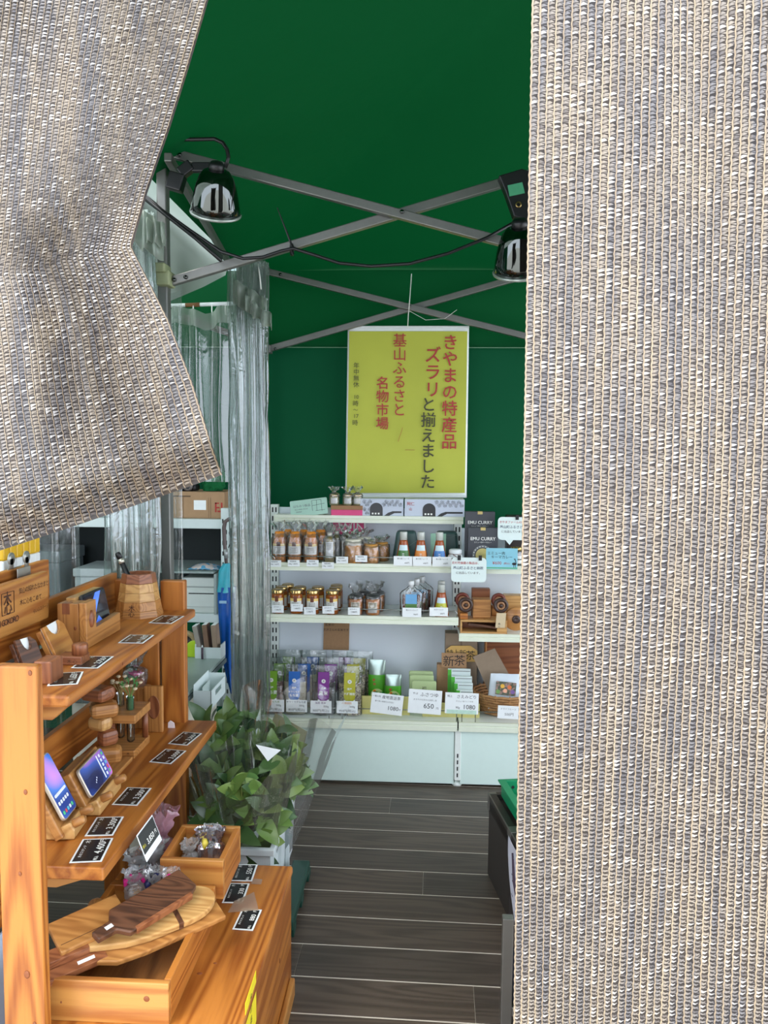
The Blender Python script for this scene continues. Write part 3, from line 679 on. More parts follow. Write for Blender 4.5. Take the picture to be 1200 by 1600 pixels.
B().slab([(x+.004, y+.004, .0091) for x, y in rr(.142, .09, .01)], (0, 0, .0006)).obj('glass', DG, ph)
B().slab([(.008, .006, .0099), (.03, .006, .0099), (.118, .092, .0099), (.082, .092, .0099), (.008, .034, .0099)], (0, 0, .0003)).obj('painted_reflection', BL, ph)
B().slab([(.04, .005, .0099), (.10, .005, .0099), (.075, .028, .0099)], (0, 0, .0003)).obj('painted_reflection', BL, ph)
# octagonal pen holder
pc = Vector((-.893, 2.372, .979))
pn = thing('pen_holder', 'octagonal pen holder of striped woods at the far end of the upper shelf', 'pen holder', pc, radians(22.5))
ring = [(.075, 0), (.070, .022), (.0645, .05), (.060, .078), (.056, .106), (.051, .136)]
wd = [OAK['X'], OAK['Y'], MAPLE['X'], MAPLE['Y'], CHERRY['X']]
for k in range(5):
    r0, z0 = ring[k]; r1, z1 = ring[k+1]; i0 = max(.028, r0-.014); i1 = r1-.010 if k == 4 else r1-.014
    B().lathe([(i0, z0), (r0, z0), (r1, z1-.0004), (i1, z1-.0004), (i0, z0)], 8, cap=False).obj('wood_ring', wd[k], pn, bevel=.001)
B().lathe([(0, .004), (.05, .004), (.05, .007), (0, .007)], 8, cap=False).obj('bottom', WALNUT['X'], pn)
for k, a in ((0, 3), (0, 6), (2, 5)):
    pass
me_ = lettering([('木', 0, .006, .02), ('心', 0, -.012, .02)], Matrix.Rotation(-pi/8-radians(0), 4, 'Z') @ T(0, -.0652, .028) @ Matrix.Rotation(radians(-9), 4, 'X') @ FACE, BURN, pn, .01)
pe = thing('pen', 'black pen with silver collar leaning in the octagonal pen holder', 'pen', pc+Vector((.0, .0, .010)))
p1 = PY(183, 863, pc.y-.01)-pe.location; p0 = Vector((.018, .0, 0))
dd = p1-p0
B().tube([p0, p0+dd*.82], .0085, 12).obj('barrel', BLACK, pe, True)
B().tube([p0+dd*.82, p0+dd*.89], .0095, 12).obj('collar', plain('silver_collar', (210, 206, 190), .25, .7), pe, True)
B().tube([p0+dd*.89, p0+dd*.97, p0+dd], [.009, .009, .006], 12).obj('tip', BLACK, pe, True)

# ---- lower shelf goods
def phone(name, label, P, u, w, W, Hh, mat, landscape):
    t = tilted(name, label, 'phone', P, u, w)
    B().slab([(x, y, 0) for x, y in rr(W, Hh, .011)], (0, 0, .0085)).obj('body', plain('phone_edge', (196, 186, 170), .3, .5), t, bevel=.002)
    B().slab([(x+.003, y+.003, .0086) for x, y in rr(W-.006, Hh-.006, .009)], (0, 0, .0006)).obj('screen', mat, t)
    ic = [plain('icon_white', (232, 236, 240), .3, var=0), plain('icon_green', (80, 200, 130), .3, var=0), plain('icon_red', (226, 80, 80), .3, var=0), plain('icon_teal', (90, 190, 210), .3, var=0)]
    def icon(x, y, s, m_): B().slab([(x+a, y+b_, .0093) for a, b_ in rr(s, s, s*.25, 3)], (0, 0, .0003)).obj('icon', m_, t)
    if landscape:      # the picture lies on its side: dock along the far short edge
        for k in range(5): icon(W-.018, .010+k*.0125, .0085, ic[(k+1) % 4])
        for k in range(5): icon(W-.036, .010+k*.0125, .0085, ic[0])
        B().slab([(W-.05+a, .007+b_, .0093) for a, b_ in rr(.006, Hh-.014, .003, 3)], (0, 0, .0003)).obj('search_bar', ic[0], t)
        for k in range(3): icon(.05+k*.006, .018+k*.004, .004, ic[0])
    else:
        for k in range(5): icon(.008+k*.0125, .012, .0085, ic[(k+1) % 4])
        for k in range(5): icon(.008+k*.0125, .036, .0085, ic[0])
        B().slab([(.007+a, .056+b_, .0093) for a, b_ in rr(W-.014, .007, .0035, 3)], (0, 0, .0003)).obj('search_bar', ic[0], t)
    return t
def stand(P, u, w, W, Hh, mats, label, thick):
    """slanted plank stand with two round pegs that hold the phone's lower edge"""
    u = Vector(u).normalized(); w = Vector(w).normalized()
    t = tilted('phone_stand', label, 'stand', P, u, w); dn = (P.z-.6035)/w.z
    n = u.cross(w)
    B().slab([(-.012, -dn+.012, -.002), (W+.012, -dn+.012, -.002), (W+.012, Hh*1.02, -.002), (-.012, Hh*1.02, -.002)], (0, 0, -.02)).obj('face_board', mats['X'], t, bevel=.003)
    # wedge-shaped body behind: bottom lies level on the shelf
    zf = lambda y, z: P.z+w.z*y+n.z*z
    yb = lambda z: (-(P.z-.6035)-n.z*z)/w.z
    prof = [(yb(.012), .012), (yb(.012)+.018, .022), (-.006, .022), (-.006, -.0225), (Hh*.98, -.0225), (Hh*.98, -.0225-thick), (yb(-.0225-thick*1.6), -.0225-thick*1.6)]
    B().slab([(0, y, z) for y, z in prof], (W, 0, 0)).obj('body', MAPLE['X'], t, bevel=.003)
    for x in (W*.18, W*.82):
        B().lathe([(0, 0), (.0105, 0), (.0105, .034), (.008, .037), (0, .0375)], 16, T(x, -.0165, .012), cap=False).obj('peg', mats['Z'], t, True)
    return t
w2 = (-.43, 0, .9)
P2 = Vector((-.811, 1.788, .640)); stand(P2, (-.06, 1, 0), w2, .158, .082, OAK, 'blond wooden stand holding the landscape phone on the lower shelf', .035)
phone('smartphone', 'landscape phone showing a purple and blue home screen on the lower shelf', P2+Vector((.004, .002, .003)), (-.06, 1, 0), w2, .155, .078, screen('home_screen_a', (22, 26, 66), (40, 70, 150), (196, 110, 190)), True)
w1 = (-.44, 0, .9)
P1 = Vector((-.822, 1.669, .640)); stand(P1, (-.1, 1, 0), w1, .085, .13, OAK, 'blond wooden stand holding the upright phone by the near post', .03)
phone('smartphone', 'upright phone with blue app screen half hidden by the near post', P1+Vector((.004, .002, .003)), (-.1, 1, 0), w1, .080, .152, screen('home_screen_b', (34, 52, 120), (64, 110, 190), (190, 130, 200)), False)
pq = thing('wooden_plaque', 'flat wooden plaque with a small burnt mark beside the landscape phone', 'plaque', (-.862, 2.055, ZL))
B().box(-.034, .034, -.05, .075, 0, .013).obj('slab', OAK['Y'], pq, bevel=.002); lettering([('木心', 0, .03, .018)], T(.01, 0, .0135) @ Matrix.Rotation(pi/2, 4, 'Z'), BURN, pq, 0)
ty = thing('stacking_toy', 'zigzag tower of carved wooden pieces behind the phones', 'toy', (-.905, 2.105, ZL))
zz = 0
for k, (dx, dy, w_, h_, rz, mt) in enumerate(((.02, .0, .040, .05, .3, OAK), (.012, .012, .030, .046, .9, CHERRY), (-.004, .0, .034, .040, -.4, MAPLE), (.010, .0, .042, .042, .5, OAK), (-.012, .01, .046, .040, -.3, CHERRY))):
    o = B().box(-w_, w_*.8, -w_*.7, w_*.7, 0, h_).obj('carved_piece', mt['X'], ty, bevel=.014, seg=2); o.location = (dx, dy, zz+.001); o.rotation_euler = (0, 0, rz); zz += h_+.001
# test tube vase
vz = thing('vase_stand', 'two-tier wooden stand holding glass test tubes with dried flowers', 'vase stand', (-.871, 2.207, ZL))
VT = PY(208, 1118, 2.145).z-ZL; VB = PY(208, 1131, 2.145).z-ZL
B().box(-.042, .042, -.064, .066, 0, .024).obj('base_plate', OAK['X'], vz, bevel=.002); B().box(-.046, .046, -.064, .066, VB, VT).obj('top_plate', OAK['X'], vz, bevel=.002)
for x, y in ((-.030, -.045), (.034, .05)): B().lathe([(.009, .024), (.009, VB)], 14, T(x, y, 0)).obj('dowel', CHERRY['Z'], vz, True)
lettering([('木', .024, .015, .012), ('心', .024, .006, .009)], T(0, -.0646, 0) @ FACE, BURN, vz, 0)
DRY = plain('dried_flower', (206, 188, 156), .9); STEM = plain('dry_stem', (150, 132, 84), .8); GRN = plain('fern_green', (72, 156, 78), .6, scale=90)
for nm, (x, y), fresh in (('a', (.012, -.01), True), ('b', (-.030, .02), False)):
    tb = B().lathe([(0, .030), (.007, .031), (.0115, .036), (.0115, VT+.038), (.0125, VT+.04)], 18, T(x, y, 0), cap=False).obj('test_tube', GLASS, vz, True)
    if fresh: B().lathe([(0, VT-.004), (.009, VT-.003), (.009, VT+.038), (0, VT+.04)], 12, T(x, y, 0), cap=False).obj('green_wrap', plain('green_wrap', (52, 130, 84), .5), tb)
    for k in range(9):
        a = k*2.4; L = R_ = .03+.012*(k % 3); e = Vector((x+.030*cos(a)*(.5+.06*k), y+(.028*sin(a)), VT+.04+L*(.7+.3*(k % 2))))
        B().tube([(x, y, VT), (x+.2*(e.x-x), y+.2*(e.y-y), VT+.043), e], .0009, 5).obj('stem', GRN if fresh and k % 2 else STEM, vz)
        hb = B()
        if fresh and k % 2:
            for q in range(5):
                d_ = Vector((cos(q*1.3+k), sin(q*1.3+k), .7)).normalized()*.016; s_ = d_.cross(Vector((0, 0, 1))).normalized()*.002
                hb.quad(e-Vector((0, 0, .01*q*.3)), e+d_*.5+s_, e+d_, e+d_*.5-s_)
            hb.obj('fern_tip', GRN, vz)
        else:
            hb.lathe([(0, -.003), (.005, -.001), (.0075, .003), (.004, .006), (0, .005)], 7, T(*e), cap=False).obj('flower_head', DRY, vz, True)
ov = thing('oval_plate', 'upright light plank with an oval hollow beside the far post', 'plaque', (-.848, 2.365, ZL))
OT = PY(240, 1072, 2.36).z-ZL
B().box(-.030, .030, -.008, .008, 0, OT).obj('plank', OAK['Z'], ov, bevel=.003)
B().lathe([(.0, .0006), (.9, .0006), (1.0, .0016), (1.0, 0)], 24, T(.002, -.008, .082) @ FACE @ Matrix.Diagonal((.020, .038, 1, 1)), cap=False).obj('oval_hollow', CHERRY['Z'], ov, True)
def cello(parent, w_, d_, h_, neck=.62, mat=CELLO, seed=0, nm='cellophane', flare=1.0, loc=None, wr=.12):
    """clear bag: filled body, pinched neck, crumpled open ruffle"""
    def fn(u, v):
        a = 2*pi*u; c_, s_ = cos(a), sin(a); e = 2.6
        rx = w_/2*abs(c_)**(2/e)*(1 if c_ > 0 else -1); ry = d_/2*abs(s_)**(2/e)*(1 if s_ > 0 else -1)
        if v < neck: k = (.86+.14*min(1, v*8)) if v < neck*.8 else 1-.70*sstep(neck*.8, neck, v)
        else: k = .30+.62*flare*((v-neck)/(1-neck))**.8*(1+.5*noise.noise(Vector((cos(a)*3, sin(a)*3, seed))))
        j = wr*noise.noise(Vector((cos(a)*4+seed, sin(a)*4, v*9)))*(1+2.0*(v > neck))
        z = h_*v+(h_*.10*noise.noise(Vector((cos(a)*3, sin(a)*3, seed+5))) if v > .9 else 0)
        return (rx*(k+j), ry*(k+j), z)
    o = B().grid(fn, 28, 18, True).obj(nm, mat, parent, True)
    if loc: o.location = loc
    return o
fp = thing('soap_flower', 'pink soap flower on a wooden disc wrapped in clear cellophane', 'flower gift', (-.925, 2.412, ZL+.136))
o = B().box(-.04, .045, -.028, .02, 0, .135).obj('wooden_block', OAK['Z'], None, bevel=.003); o.location = (-.925, 2.412, ZL); tag(o, 'square wooden block carrying the wrapped pink flower', 'block')
B().lathe([(0, 0), (.026, 0), (.028, .008), (.026, .02), (0, .02)], 18, cap=False).obj('disc', CHERRY['X'], fp, True)
PK = plain('pink_petal', (232, 108, 170), .45)
for k in range(6):
    a = k*pi/3; c_ = Vector((cos(a), sin(a), .55)); s_ = Vector((-sin(a), cos(a), 0))
    B().add([Vector((0, 0, .028)), Vector((0, 0, .032))+c_*.012+s_*.012, Vector((0, 0, .030))+c_*.026, Vector((0, 0, .032))+c_*.012-s_*.012], [(0, 1, 2, 3)]).obj('petal', PK, fp, True, solid=.0015)
B().lathe([(0, .028), (.006, .03), (.005, .038), (0, .04)], 10, cap=False).obj('flower_centre', plain('pale_centre', (244, 226, 232), .5), fp, True)
cello(fp, .075, .06, .125, .50, seed=3, flare=1.3)
o = B().add([(0, 0, .0), (.028, .004, .002), (.034, .006, .014), (.004, .002, .012)], [(0, 1, 2, 3)]).obj('label', plain('lilac_label', (214, 208, 230), .4), fp, solid=.001); o.location = (-.05, -.02, .085)
o = B().slab([(0, 0, 0), (.022, 0, 0), (.02, 0, .016), (.008, 0, .024), (.001, 0, .018)], (0, .004, 0)).obj('paper_slip', plain('pale_pink_paper', (232, 222, 224), .6), None); o.location = (-.815, 2.40, ZL); tag(o, 'tiny pale slip standing at the foot of the far rack post', 'paper')

# ================================================================== LOW CABINET WITH TRAYS AND CUTTING BOARDS
ZC = .352
cab = thing('low_cabinet', 'low orange pine cabinet on the floor below the stepped rack', 'cabinet', (-.55, 1.7, 0)); CO = Vector((-.55, 1.7, 0))
rb('top', -.765, -.345, 1.405, 2.043, ZC-.023, ZC, 'Y', bev=.006, parent=cab, org=CO)
rb('side_panel', -.371, -.349, 1.41, 2.038, 0, ZC-.0235, 'Y', PINE, .003, cab, CO); rb('side_panel', -.763, -.741, 1.41, 2.038, 0, ZC-.0235, 'Y', PINE, .003, cab, CO)
rb('end_panel', -.740, -.372, 2.012, 2.036, 0, ZC-.0235, 'X', PINE, .002, cab, CO); rb('plinth', -.3485, -.333, 1.41, 2.005, 0, .052, 'Y', PINE2, .004, cab, CO)
knot(cab, PZ(312, 1521, ZC)-CO, .007, (0, 0, 1)); knot(cab, PZ(336, 1505, ZC)-CO, .005, (0, 0, 1)); knot(cab, Vector((-.3485, 1.86, .20))-CO, .008, (1, 0, 0))
yt = thing('yellow_card', 'yellow card stuck on the side of the low cabinet', 'card', (-.3470, PX(392, 1580, -.347).y, PX(392, 1580, -.347).z))
B().box(-.0005, .0005, -.05, .05, -.06, .055).obj('card', plain('card_yellow', (236, 214, 40), .5), yt); lettering([('木', 0, .03, .02), ('の', 0, .005, .02), ('品', 0, -.02, .02)], FR((.0008, 0, 0), (0, 1, 0), (1, 0, 0)), INK, yt, 0)
def tray(x0, x1, y0, y1, z0, z1, label, th=.014, fl=True):
    t = thing('wooden_tray', label, 'tray', ((x0+x1)/2, (y0+y1)/2, z0)); og = Vector(t.location)
    rb('front_wall', x0, x1, y0, y0+th, z0, z1, 'X', PINE2, .002, t, og); rb('back_wall', x0, x1, y1-th, y1, z0, z1, 'X', PINE2, .002, t, og)
    rb('side_wall', x0, x0+th, y0+th, y1-th, z0, z1, 'Y', PINE, .002, t, og); rb('side_wall', x1-th, x1, y0+th, y1-th, z0, z1, 'Y', PINE, .002, t, og)
    rb('bottom', x0+th, x1-th, y0+th, y1-th, z0, z0+.008, 'Y', DKB, 0, t, og); return t
DKB = {a: wood('tray_bottom_'+a, (176, 118, 62), (106, 62, 28), a, 16, dist=9) for a in 'XYZ'}
t1 = tray(-.752, -.492, 1.432, 1.785, ZC, .440, 'open pine tray full of cutting boards on the low cabinet')
knot(t1, (.085, -.1766, .055), .010, (0, -1, 0), 1.0); knot(t1, (-.09, -.1766, .04), .003, (0, -1, 0))
t2 = tray(-.632, -.474, 1.788, 1.968, .402, .500, 'deep pine tray holding wrapped sweets at the far end of the cabinet')
B().box(-.062, .040, -.06, .06, -.049, -.001).obj('foot', PINE2['Y'], t2)
t3 = tray(-.752, -.636, 1.788, 1.985, ZC, .435, 'narrow pine tray of ribboned sweets tucked below the lower shelf')
ZT = {'550': [(360,1375.5),(393,1380),(402.7,1352),(369,1351)], '330': [(348,1411),(378,1413),(391,1381.6),(358,1380.5)], '880': [(363,1453.8),(395,1454.6),(410,1422),(378,1421)]}
for k, lb in (('550', 'black 550 price tag farthest along the low cabinet top'), ('330', 'black 330 price tag between the two others on the cabinet top'), ('880', 'black 880 price tag nearest on the low cabinet top')):
    price_tag(ZT[k], ZC, k, lb)
TAPE = film('clear_tape', tint=(250, 244, 236), veil=.22, gloss=.15, rough=.3, veilcol=(226, 206, 186))
for a, lb in (([(392, 1381), (408, 1382), (410, 1374), (396, 1373)], 'strip of clear tape beside the 550 price tag'), ([(356, 1426), (404, 1422), (397, 1394), (366, 1408)], 'large strip of clear tape over the cabinet edge between price tags')):
    o = B().slab([PZ(x, y, ZC+.0024) for x, y in a], (0, 0, .0004)).obj('clear_tape', TAPE, None); tag(o, lb, 'tape')
# cutting boards
def board(P, Q, n, L, Wd, th, outline, mat, label, extra=()):
    """flat board from handle end P toward Q; n is its upward face direction"""
    u = (Q-P).normalized(); F = FR((0, 0, 0), u, n)
    t = thing('cutting_board', label, 'cutting board', P)
    B().slab([tuple(F @ Vector((x*L, y*Wd, 0))) for x, y in outline], F.to_3x3() @ Vector((0, 0, th))).obj('board', mat, t, bevel=.003)
    for nm, x0, x1, y0, y1, z0, z1, m_ in extra:
        B().box(x0*L, x1*L, y0*Wd, y1*Wd, z0*th, z1*th, F).obj(nm, m_, t, bevel=.0012)
    return t
def oval(n=18, x0=.30, x1=1.0, hw=.5, hx=.0, hh=.13):
    pts = [(hx, -hh), (x0-.05, -hh)]
    for k in range(n+1):
        a = -pi*.88+2*pi*.88*k/n; pts.append(((x0+x1)/2+(x1-x0)/2*cos(a), hw*sin(a)))
    return pts+[(x0-.05, hh), (hx, hh)]
up = Vector((.08, -.30, 1))
up2 = Vector((.12, -.22, 1)).normalized()
def oval_at(L_, lst): return lst
# lowest: paddle with reddish handle, then a round-ended pale board, a rectangular board, and the dark one on top
pA = PZ(66, 1538, .428); qA = PZ(340, 1418, .446)
board(pA, qA, up2, (qA-pA).length*1.0, .085, .013, [(.0, -.15), (.27, -.16), (.36, -.42), (.52, -.5), (1.0, -.5), (1.0, .5), (.5, .5), (.36, .3), (.27, .15), (0, .15)], OAK['X'], 'lowest paddle board with a dark reddish handle jutting over the tray',
      [('handle', -.01, .33, -.16, .16, -.06, 1.08, CHERRY['X']), ('inlay', .18, .27, -.05, .05, 1.09, 1.14, PAPER)])
pB = PZ(66, 1509, .449); qB = PZ(334, 1402, .466)
rnd = [(0, -.14), (.24, -.16), (.42, -.42), (.55, -.5)]+[(.80+.2*sin(pi*k/12), -.5*cos(pi*k/12)) for k in range(13)]+[(.55, .5), (.40, .4), (.24, .16), (0, .14)]
board(pB, qB, up2, (qB-pB).length, .098, .016, rnd, MAPLE['X'], 'pale round-ended board with two dark cross stripes under the dark board',
      [('stripe', .725, .755, -.505, .505, -.03, 1.05, WALNUT['Y']), ('handle', -.01, .24, -.17, .17, -.05, 1.05, CHERRY['X'])])
pC = PZ(84, 1474, .470); qC = PZ(205, 1418, .482)
board(pC, qC, up2, .150, .088, .014, [(0, -.5), (1, -.5), (1, .5), (0, .5)], OAK['X'], 'plain rectangular light brown board at the left of the pile', [('groove', .04, .98, -.30, -.285, 1.0, 1.03, BURN)])
pD = PZ(148, 1470, .484); qD = PZ(296, 1380, .502)
board(pD, qD, up2, (qD-pD).length, .082, .014, [(.0, -.16), (.17, -.18), (.24, -.5), (.88, -.5), (1.0, -.30), (1.0, .5), (.24, .5), (.17, .18), (0, .16)], WALNUT['X'], 'dark walnut board with a pink cherry edge on top of the pile',
      [('cherry_edge', .30, .90, -.53, -.42, -.05, 1.04, CHERRY['X']), ('inlay', .10, .17, -.06, .06, 1.01, 1.05, PAPER)])
DISC = [(0, -.006), (1, -.006), (1.02, 0), (1, .006), (0, .006)]
for k, (px, py, yy, r, m_, lb) in enumerate(((88, 1424, 1.49, .036, MAPLE, 'small round wooden plate on edge behind the near post'), (118, 1418, 1.57, .046, OAK, 'round wooden plate on edge, middle of the upright plates'), (152, 1404, 1.66, .052, OAK, 'larger round wooden plate on edge leaning to the tray back'))):
    c_ = PY(px, py, yy); c_.z = ZC+.010+r
    t = thing('round_plate', lb, 'plate', c_)
    M_ = Matrix.Rotation(radians(62-8*k), 4, 'Z') @ Matrix.Rotation(radians(96), 4, 'Y')
    B().lathe([(0, -.007), (r*.97, -.007), (r, -.004), (r, .004), (r*.97, .007), (r*.84, .007), (r*.80, .004), (0, .004)], 32, M_, cap=False).obj('disc', m_['Z'], t, True)
# wrapped sweets
SW = [plain('sweet_%d' % i, c_, .35) for i, c_ in enumerate(((230, 226, 220), (226, 150, 176), (240, 214, 90), (196, 150, 90), (224, 90, 50), (60, 120, 60), (190, 170, 210)))]
RIB = [plain('ribbon_%d' % i, c_, .4) for i, c_ in enumerate(((226, 40, 140), (24, 30, 80), (232, 210, 80), (196, 200, 206), (220, 80, 50)))]
FOIL = plain('silver_foil', (214, 208, 214), .16, .9, scale=30)
PINKW = film('pink_wrapper', veil=.34, gloss=.5, rough=.10, bump=.9, bscale=60, veilcol=(226, 168, 186))
def sweet(p, w_, h_, fills, rib, label, seed, foil=False, group='wrapped sweets in the pine trays'):
    t = thing('sweet_bag', label, 'sweets', p, seed*.7, group=group)
    R0 = random.Random(seed)
    for k in range(4):
        a = k*1.7+seed; r = w_*.22
        M_ = T(r*cos(a)*.8, r*sin(a)*.7, w_*.16+.4*w_*.16*(k % 3)) @ Matrix.Rotation(a, 4, 'X') @ Matrix.Diagonal((1, .8, .75, 1))
        q = w_*.19; B().lathe([(0, -q), (q*.7, -q*.7), (q, 0), (q*.7, q*.7), (0, q)], 9, M_, cap=False).obj('sweet', SW[fills[k % len(fills)]], t, True)
    cello(t, w_, w_*.85, h_, .55, FOIL if foil else PINKW if seed == 4 else WRAPF, seed, 'wrapper', 1.2, wr=.16)
    if rib is not None:
        for s in (-1, 1):
            b = B(); z = h_*.55
            b.tube([(0, 0, z), (s*w_*.22, -.004, z+.012), (s*w_*.40, -.004, z+.004), (s*w_*.46, 0, z-.010)], [.003, .008, .009, .003], 7)
            b.obj('ribbon', RIB[rib], t, True)
    return t
def at3(px, Y, X=None): return PXL(px, Y)
for args in (((-.705, 1.835, ZC+.035), .060, .105, (0, 3), 3, 'clear bag with a grey ribbon at the left of the narrow tray', 1), ((-.672, 1.855, ZC+.04), .062, .112, (0, 1), None, 'clear crumpled sweets bag behind the grey-ribboned one', 2),
             ((-.680, 1.93, ZC+.04), .078, .165, (1, 1), None, 'tall pink sweets bag below the lower shelf with a leaning tag', 4)):
    sweet(*args)
for (px, py, w_, lb, fl_, rb_, sd) in ((220, 1384, .05, 'sweets bag tied with a hot pink ribbon beside the pink bag', (3, 0), 0, 5), (249, 1386, .046, 'sweets bag tied with a navy ribbon in front of the deep tray', (2, 3), 1, 6), (275, 1384, .044, 'sweets bag with a bright pink bow beside the dark board tip', (3, 2), 0, 7)):
    p = PZ(px, py, .425); sweet((p.x, 1.758, .418), w_, .07, fl_, rb_, lb, sd)
for (px, py, w_, h_, fl_, rb_, lb, sd, fo_) in ((296, 1352, .045, .065, (0, 0), None, 'clear bag of white sweets at the near left of the deep tray', 11, False), (316, 1340, .042, .080, (2, 0), 2, 'silver wrapped sweets with a yellow tie in the deep tray', 12, True), (340, 1338, .040, .080, (5, 0), None, 'shiny silver pouch at the right of the deep tray', 13, True), (338, 1322, .040, .085, (4, 6), 4, 'sweets bag with an orange top at the back of the deep tray', 14, False), (318, 1328, .036, .06, (6, 2), None, 'lilac sweets bag between the silver pouches', 15, False)):
    p = PZ(px, py, .430); sweet((max(-.602, min(-.505, p.x)), max(1.825, min(1.935, p.y)), .428), w_, h_, fl_, rb_, lb, sd, fo_)
lt = tilted('price_tag', 'black 3,850 price tag leaning on the pink sweets bag', 'price tag', PX(229, 1318, -.628), (0, 1, 0), (-.35, 0, .94))
B().box(-.03, .072, -.03, .036, 0, .0008).obj('card', PAPER, lt); B().box(-.027, .069, -.014, .033, .0009, .0014).obj('black_face', TAGB, lt)
lettering([('3,850', .024, .002, .019), ('円', .056, .002, .011)], T(0, 0, .0018), WHT, lt, .012); lettering([('税込', -.016, .002, .009)], T(0, 0, .0018), plain('tag_yellow', (230, 216, 60), .5, var=0), lt, .0)
o = B().box(-.002, .002, 1.35, 1.62, 0, .5).obj('printed_banner', cloth('pale_print', (196, 214, 236), .1), None); o.location = (-.86, -.10, .0); tag(o, 'pale blue printed sheet at the lower left behind the near post', 'banner')
# ================================================================== WHITE SHELVING AT THE BACK
GY, GB = 3.42, 3.70           # front of the upper shelves, back panel
gd = thing('shelving_unit', 'white steel shop shelving with slotted uprights along the back wall', 'shelving', (.17, 3.5, 0)); GO = Vector((.17, 3.5, 0))
def gb_(name, x0, x1, y0, y1, z0, z1, mat=STEEL, bev=.002, parent=gd, org=GO):
    c = Vector(((x0+x1)/2, (y0+y1)/2, (z0+z1)/2)); h = Vector((x1-x0, y1-y0, z1-z0))/2
    o = B().box(-h.x, h.x, -h.y, h.y, -h.z, h.z).obj(name, mat, parent, bevel=bev); o.location = c-org; return o
Z1, Z2, ZD, ZR, ZTOP = 1.000, .762, .302, .690, 1.203
XL, XM, XR = -.735, .172, 1.08
UPX = (-.716, .176, 1.07)
for x in UPX:
    u = gb_('upright', x-.019, x+.019, 3.700, 3.735, .035, 1.245)
    sb = B()
    for k in range(28):
        for s in (-.008, .008):
            z = -.58+k*.0425; sb.box(s-.0032, s+.0032, -.0185, -.0172, z, z+.024)
    sb.obj('slots', SLOT, u, kind='stuff')
    B().lathe([(0, 0), (.022, 0), (.022, .012), (.012, .014), (.012, .036), (0, .036)], 14, T(x, 3.40, 0)-T(0, 0, 0) if False else T(x-GO.x, 3.40-GO.y, 0)).obj('foot', STEEL, gd, True)
    f = gb_('base_post', x-.014, x+.014, 3.372, 3.398, .03, .262)
    sb = B(); [sb.box(-.003, .003, -.0142, -.0132, -.1+k*.03, -.082+k*.03) for k in range(4)]; sb.obj('slots', SLOT, f, kind='stuff')
gb_('back_panel', UPX[0]+.02, UPX[1]-.02, 3.715, 3.730, .30, 1.232, PANEL); gb_('back_panel', UPX[1]+.02, UPX[2]-.02, 3.715, 3.730, .30, 1.14, PANEL)
def shelf(x0, x1, yf, z, th=.034, nm='shelf'):
    s = gb_(nm, x0, x1, yf+.006, 3.70, z-.022, z); og = (Vector(((x0+x1)/2, (yf+3.706)/2, z-.011)))
    b = B().slab([(x0, yf, z+.002), (x0, yf, z-.012), (x0, yf+.004, z-.015), (x0, yf+.001, z-.018), (x0, yf+.001, z-th), (x0, yf+.014, z-th), (x0, yf+.014, z+.002)], (x1-x0, 0, 0))
    b.v = [v-og for v in b.v]; recalc(b.obj('front_rail', plain('cream_rail', (226, 232, 212), .3, var=.02), s)); return s
shelf(XL, XM, GY, Z1); shelf(XL, XM, GY, Z2); shelf(XM+.004, XR, GY, Z1); shelf(XM+.004, XR, GY, ZR)
shelf(XL, XM, 3.355, ZD, .04, 'base_deck'); shelf(XM+.006, XR, 3.355, ZD, .04, 'base_deck'); shelf(UPX[0]+.02, UPX[1]+.02, 3.585, ZTOP, .032)
gb_('kick_panel', XL, XM-.012, 3.376, 3.392, .012, .26, plain('kick_bounce_tint', (220, 240, 232), .4, var=.01)); gb_('kick_panel', XM+.016, XR, 3.376, 3.392, .012, .26, plain('kick_bounce_tint', (220, 240, 232), .4, var=.01))  # white with the green canvas's bounce light tinted into the colour
gb_('seam_gap', XM-.011, XM+.011, 3.40, 3.405, .05, .29, SLOT, 0)
def fence(x0, x1, yf, z, h=.034):
    b = B(); r = .0022
    b.tube([(x0, yf+.012, z), (x0, yf+.012, z+h-.01), (x0+.012, yf+.012, z+h), (x0+.05, yf+.012, z+h), (x0+.06, yf+.012, z+h-.01), (x0+.06, yf+.012, z)], r, 6)
    b.tube([(x0+.05, yf+.012, z+h), (x1-.01, yf+.012, z+h), (x1, yf+.012, z+h-.01), (x1, yf+.012, z)], r, 6)
    b.v = [v-GO for v in b.v]; b.obj('wire_guard', WIRE, gd, True)
fence(XL+.012, XM-.006, GY, Z1, .03); fence(XL+.012, XM-.006, GY, Z2, .03); fence(XL+.33, XM-.004, 3.355, ZD, .05); fence(XM+.02, XR-.01, 3.355, ZD, .05); fence(XM+.02, XR-.01, GY, Z1, .03)

# ------------------------------------------------------------------ goods on the shelves
HONEY = plain('honey', (206, 120, 28), .12, var=.1, scale=20); HONEY2 = plain('pale_honey', (206, 134, 40), .12, var=.1, scale=20)
DHON = plain('dark_honey', (150, 80, 26), .12, var=.08); CAPO = plain('orange_cap', (232, 140, 24), .3, var=0)
GOLD = plain('gold_lid', (206, 172, 112), .18, .85, var=0); BRN = plain('label_brown', (104, 54, 34), .5, var=0); LYEL = plain('label_yellow', (236, 206, 120), .5, var=0)
LABW = plain('label_white', (226, 226, 220), .5, var=.03, scale=300); BLK = plain('black_lid', (24, 26, 28), .35, var=0)
def wrap(parent, r, z0, z1, mat, a=62, nm='label', n=10, off=.0006, r1=None, yaw=0):
    r1 = r if r1 is None else r1
    def fn(u, v):
        t = radians(-90-a+2*a*u+yaw); q = (r+(r1-r)*v)+off; return (q*cos(t), q*sin(t), z0+(z1-z0)*v)
    return B().grid(fn, n, 2).obj(nm, mat, parent, True)
def pos(px, Y, z): return Vector((PXL(px, Y), Y, z))
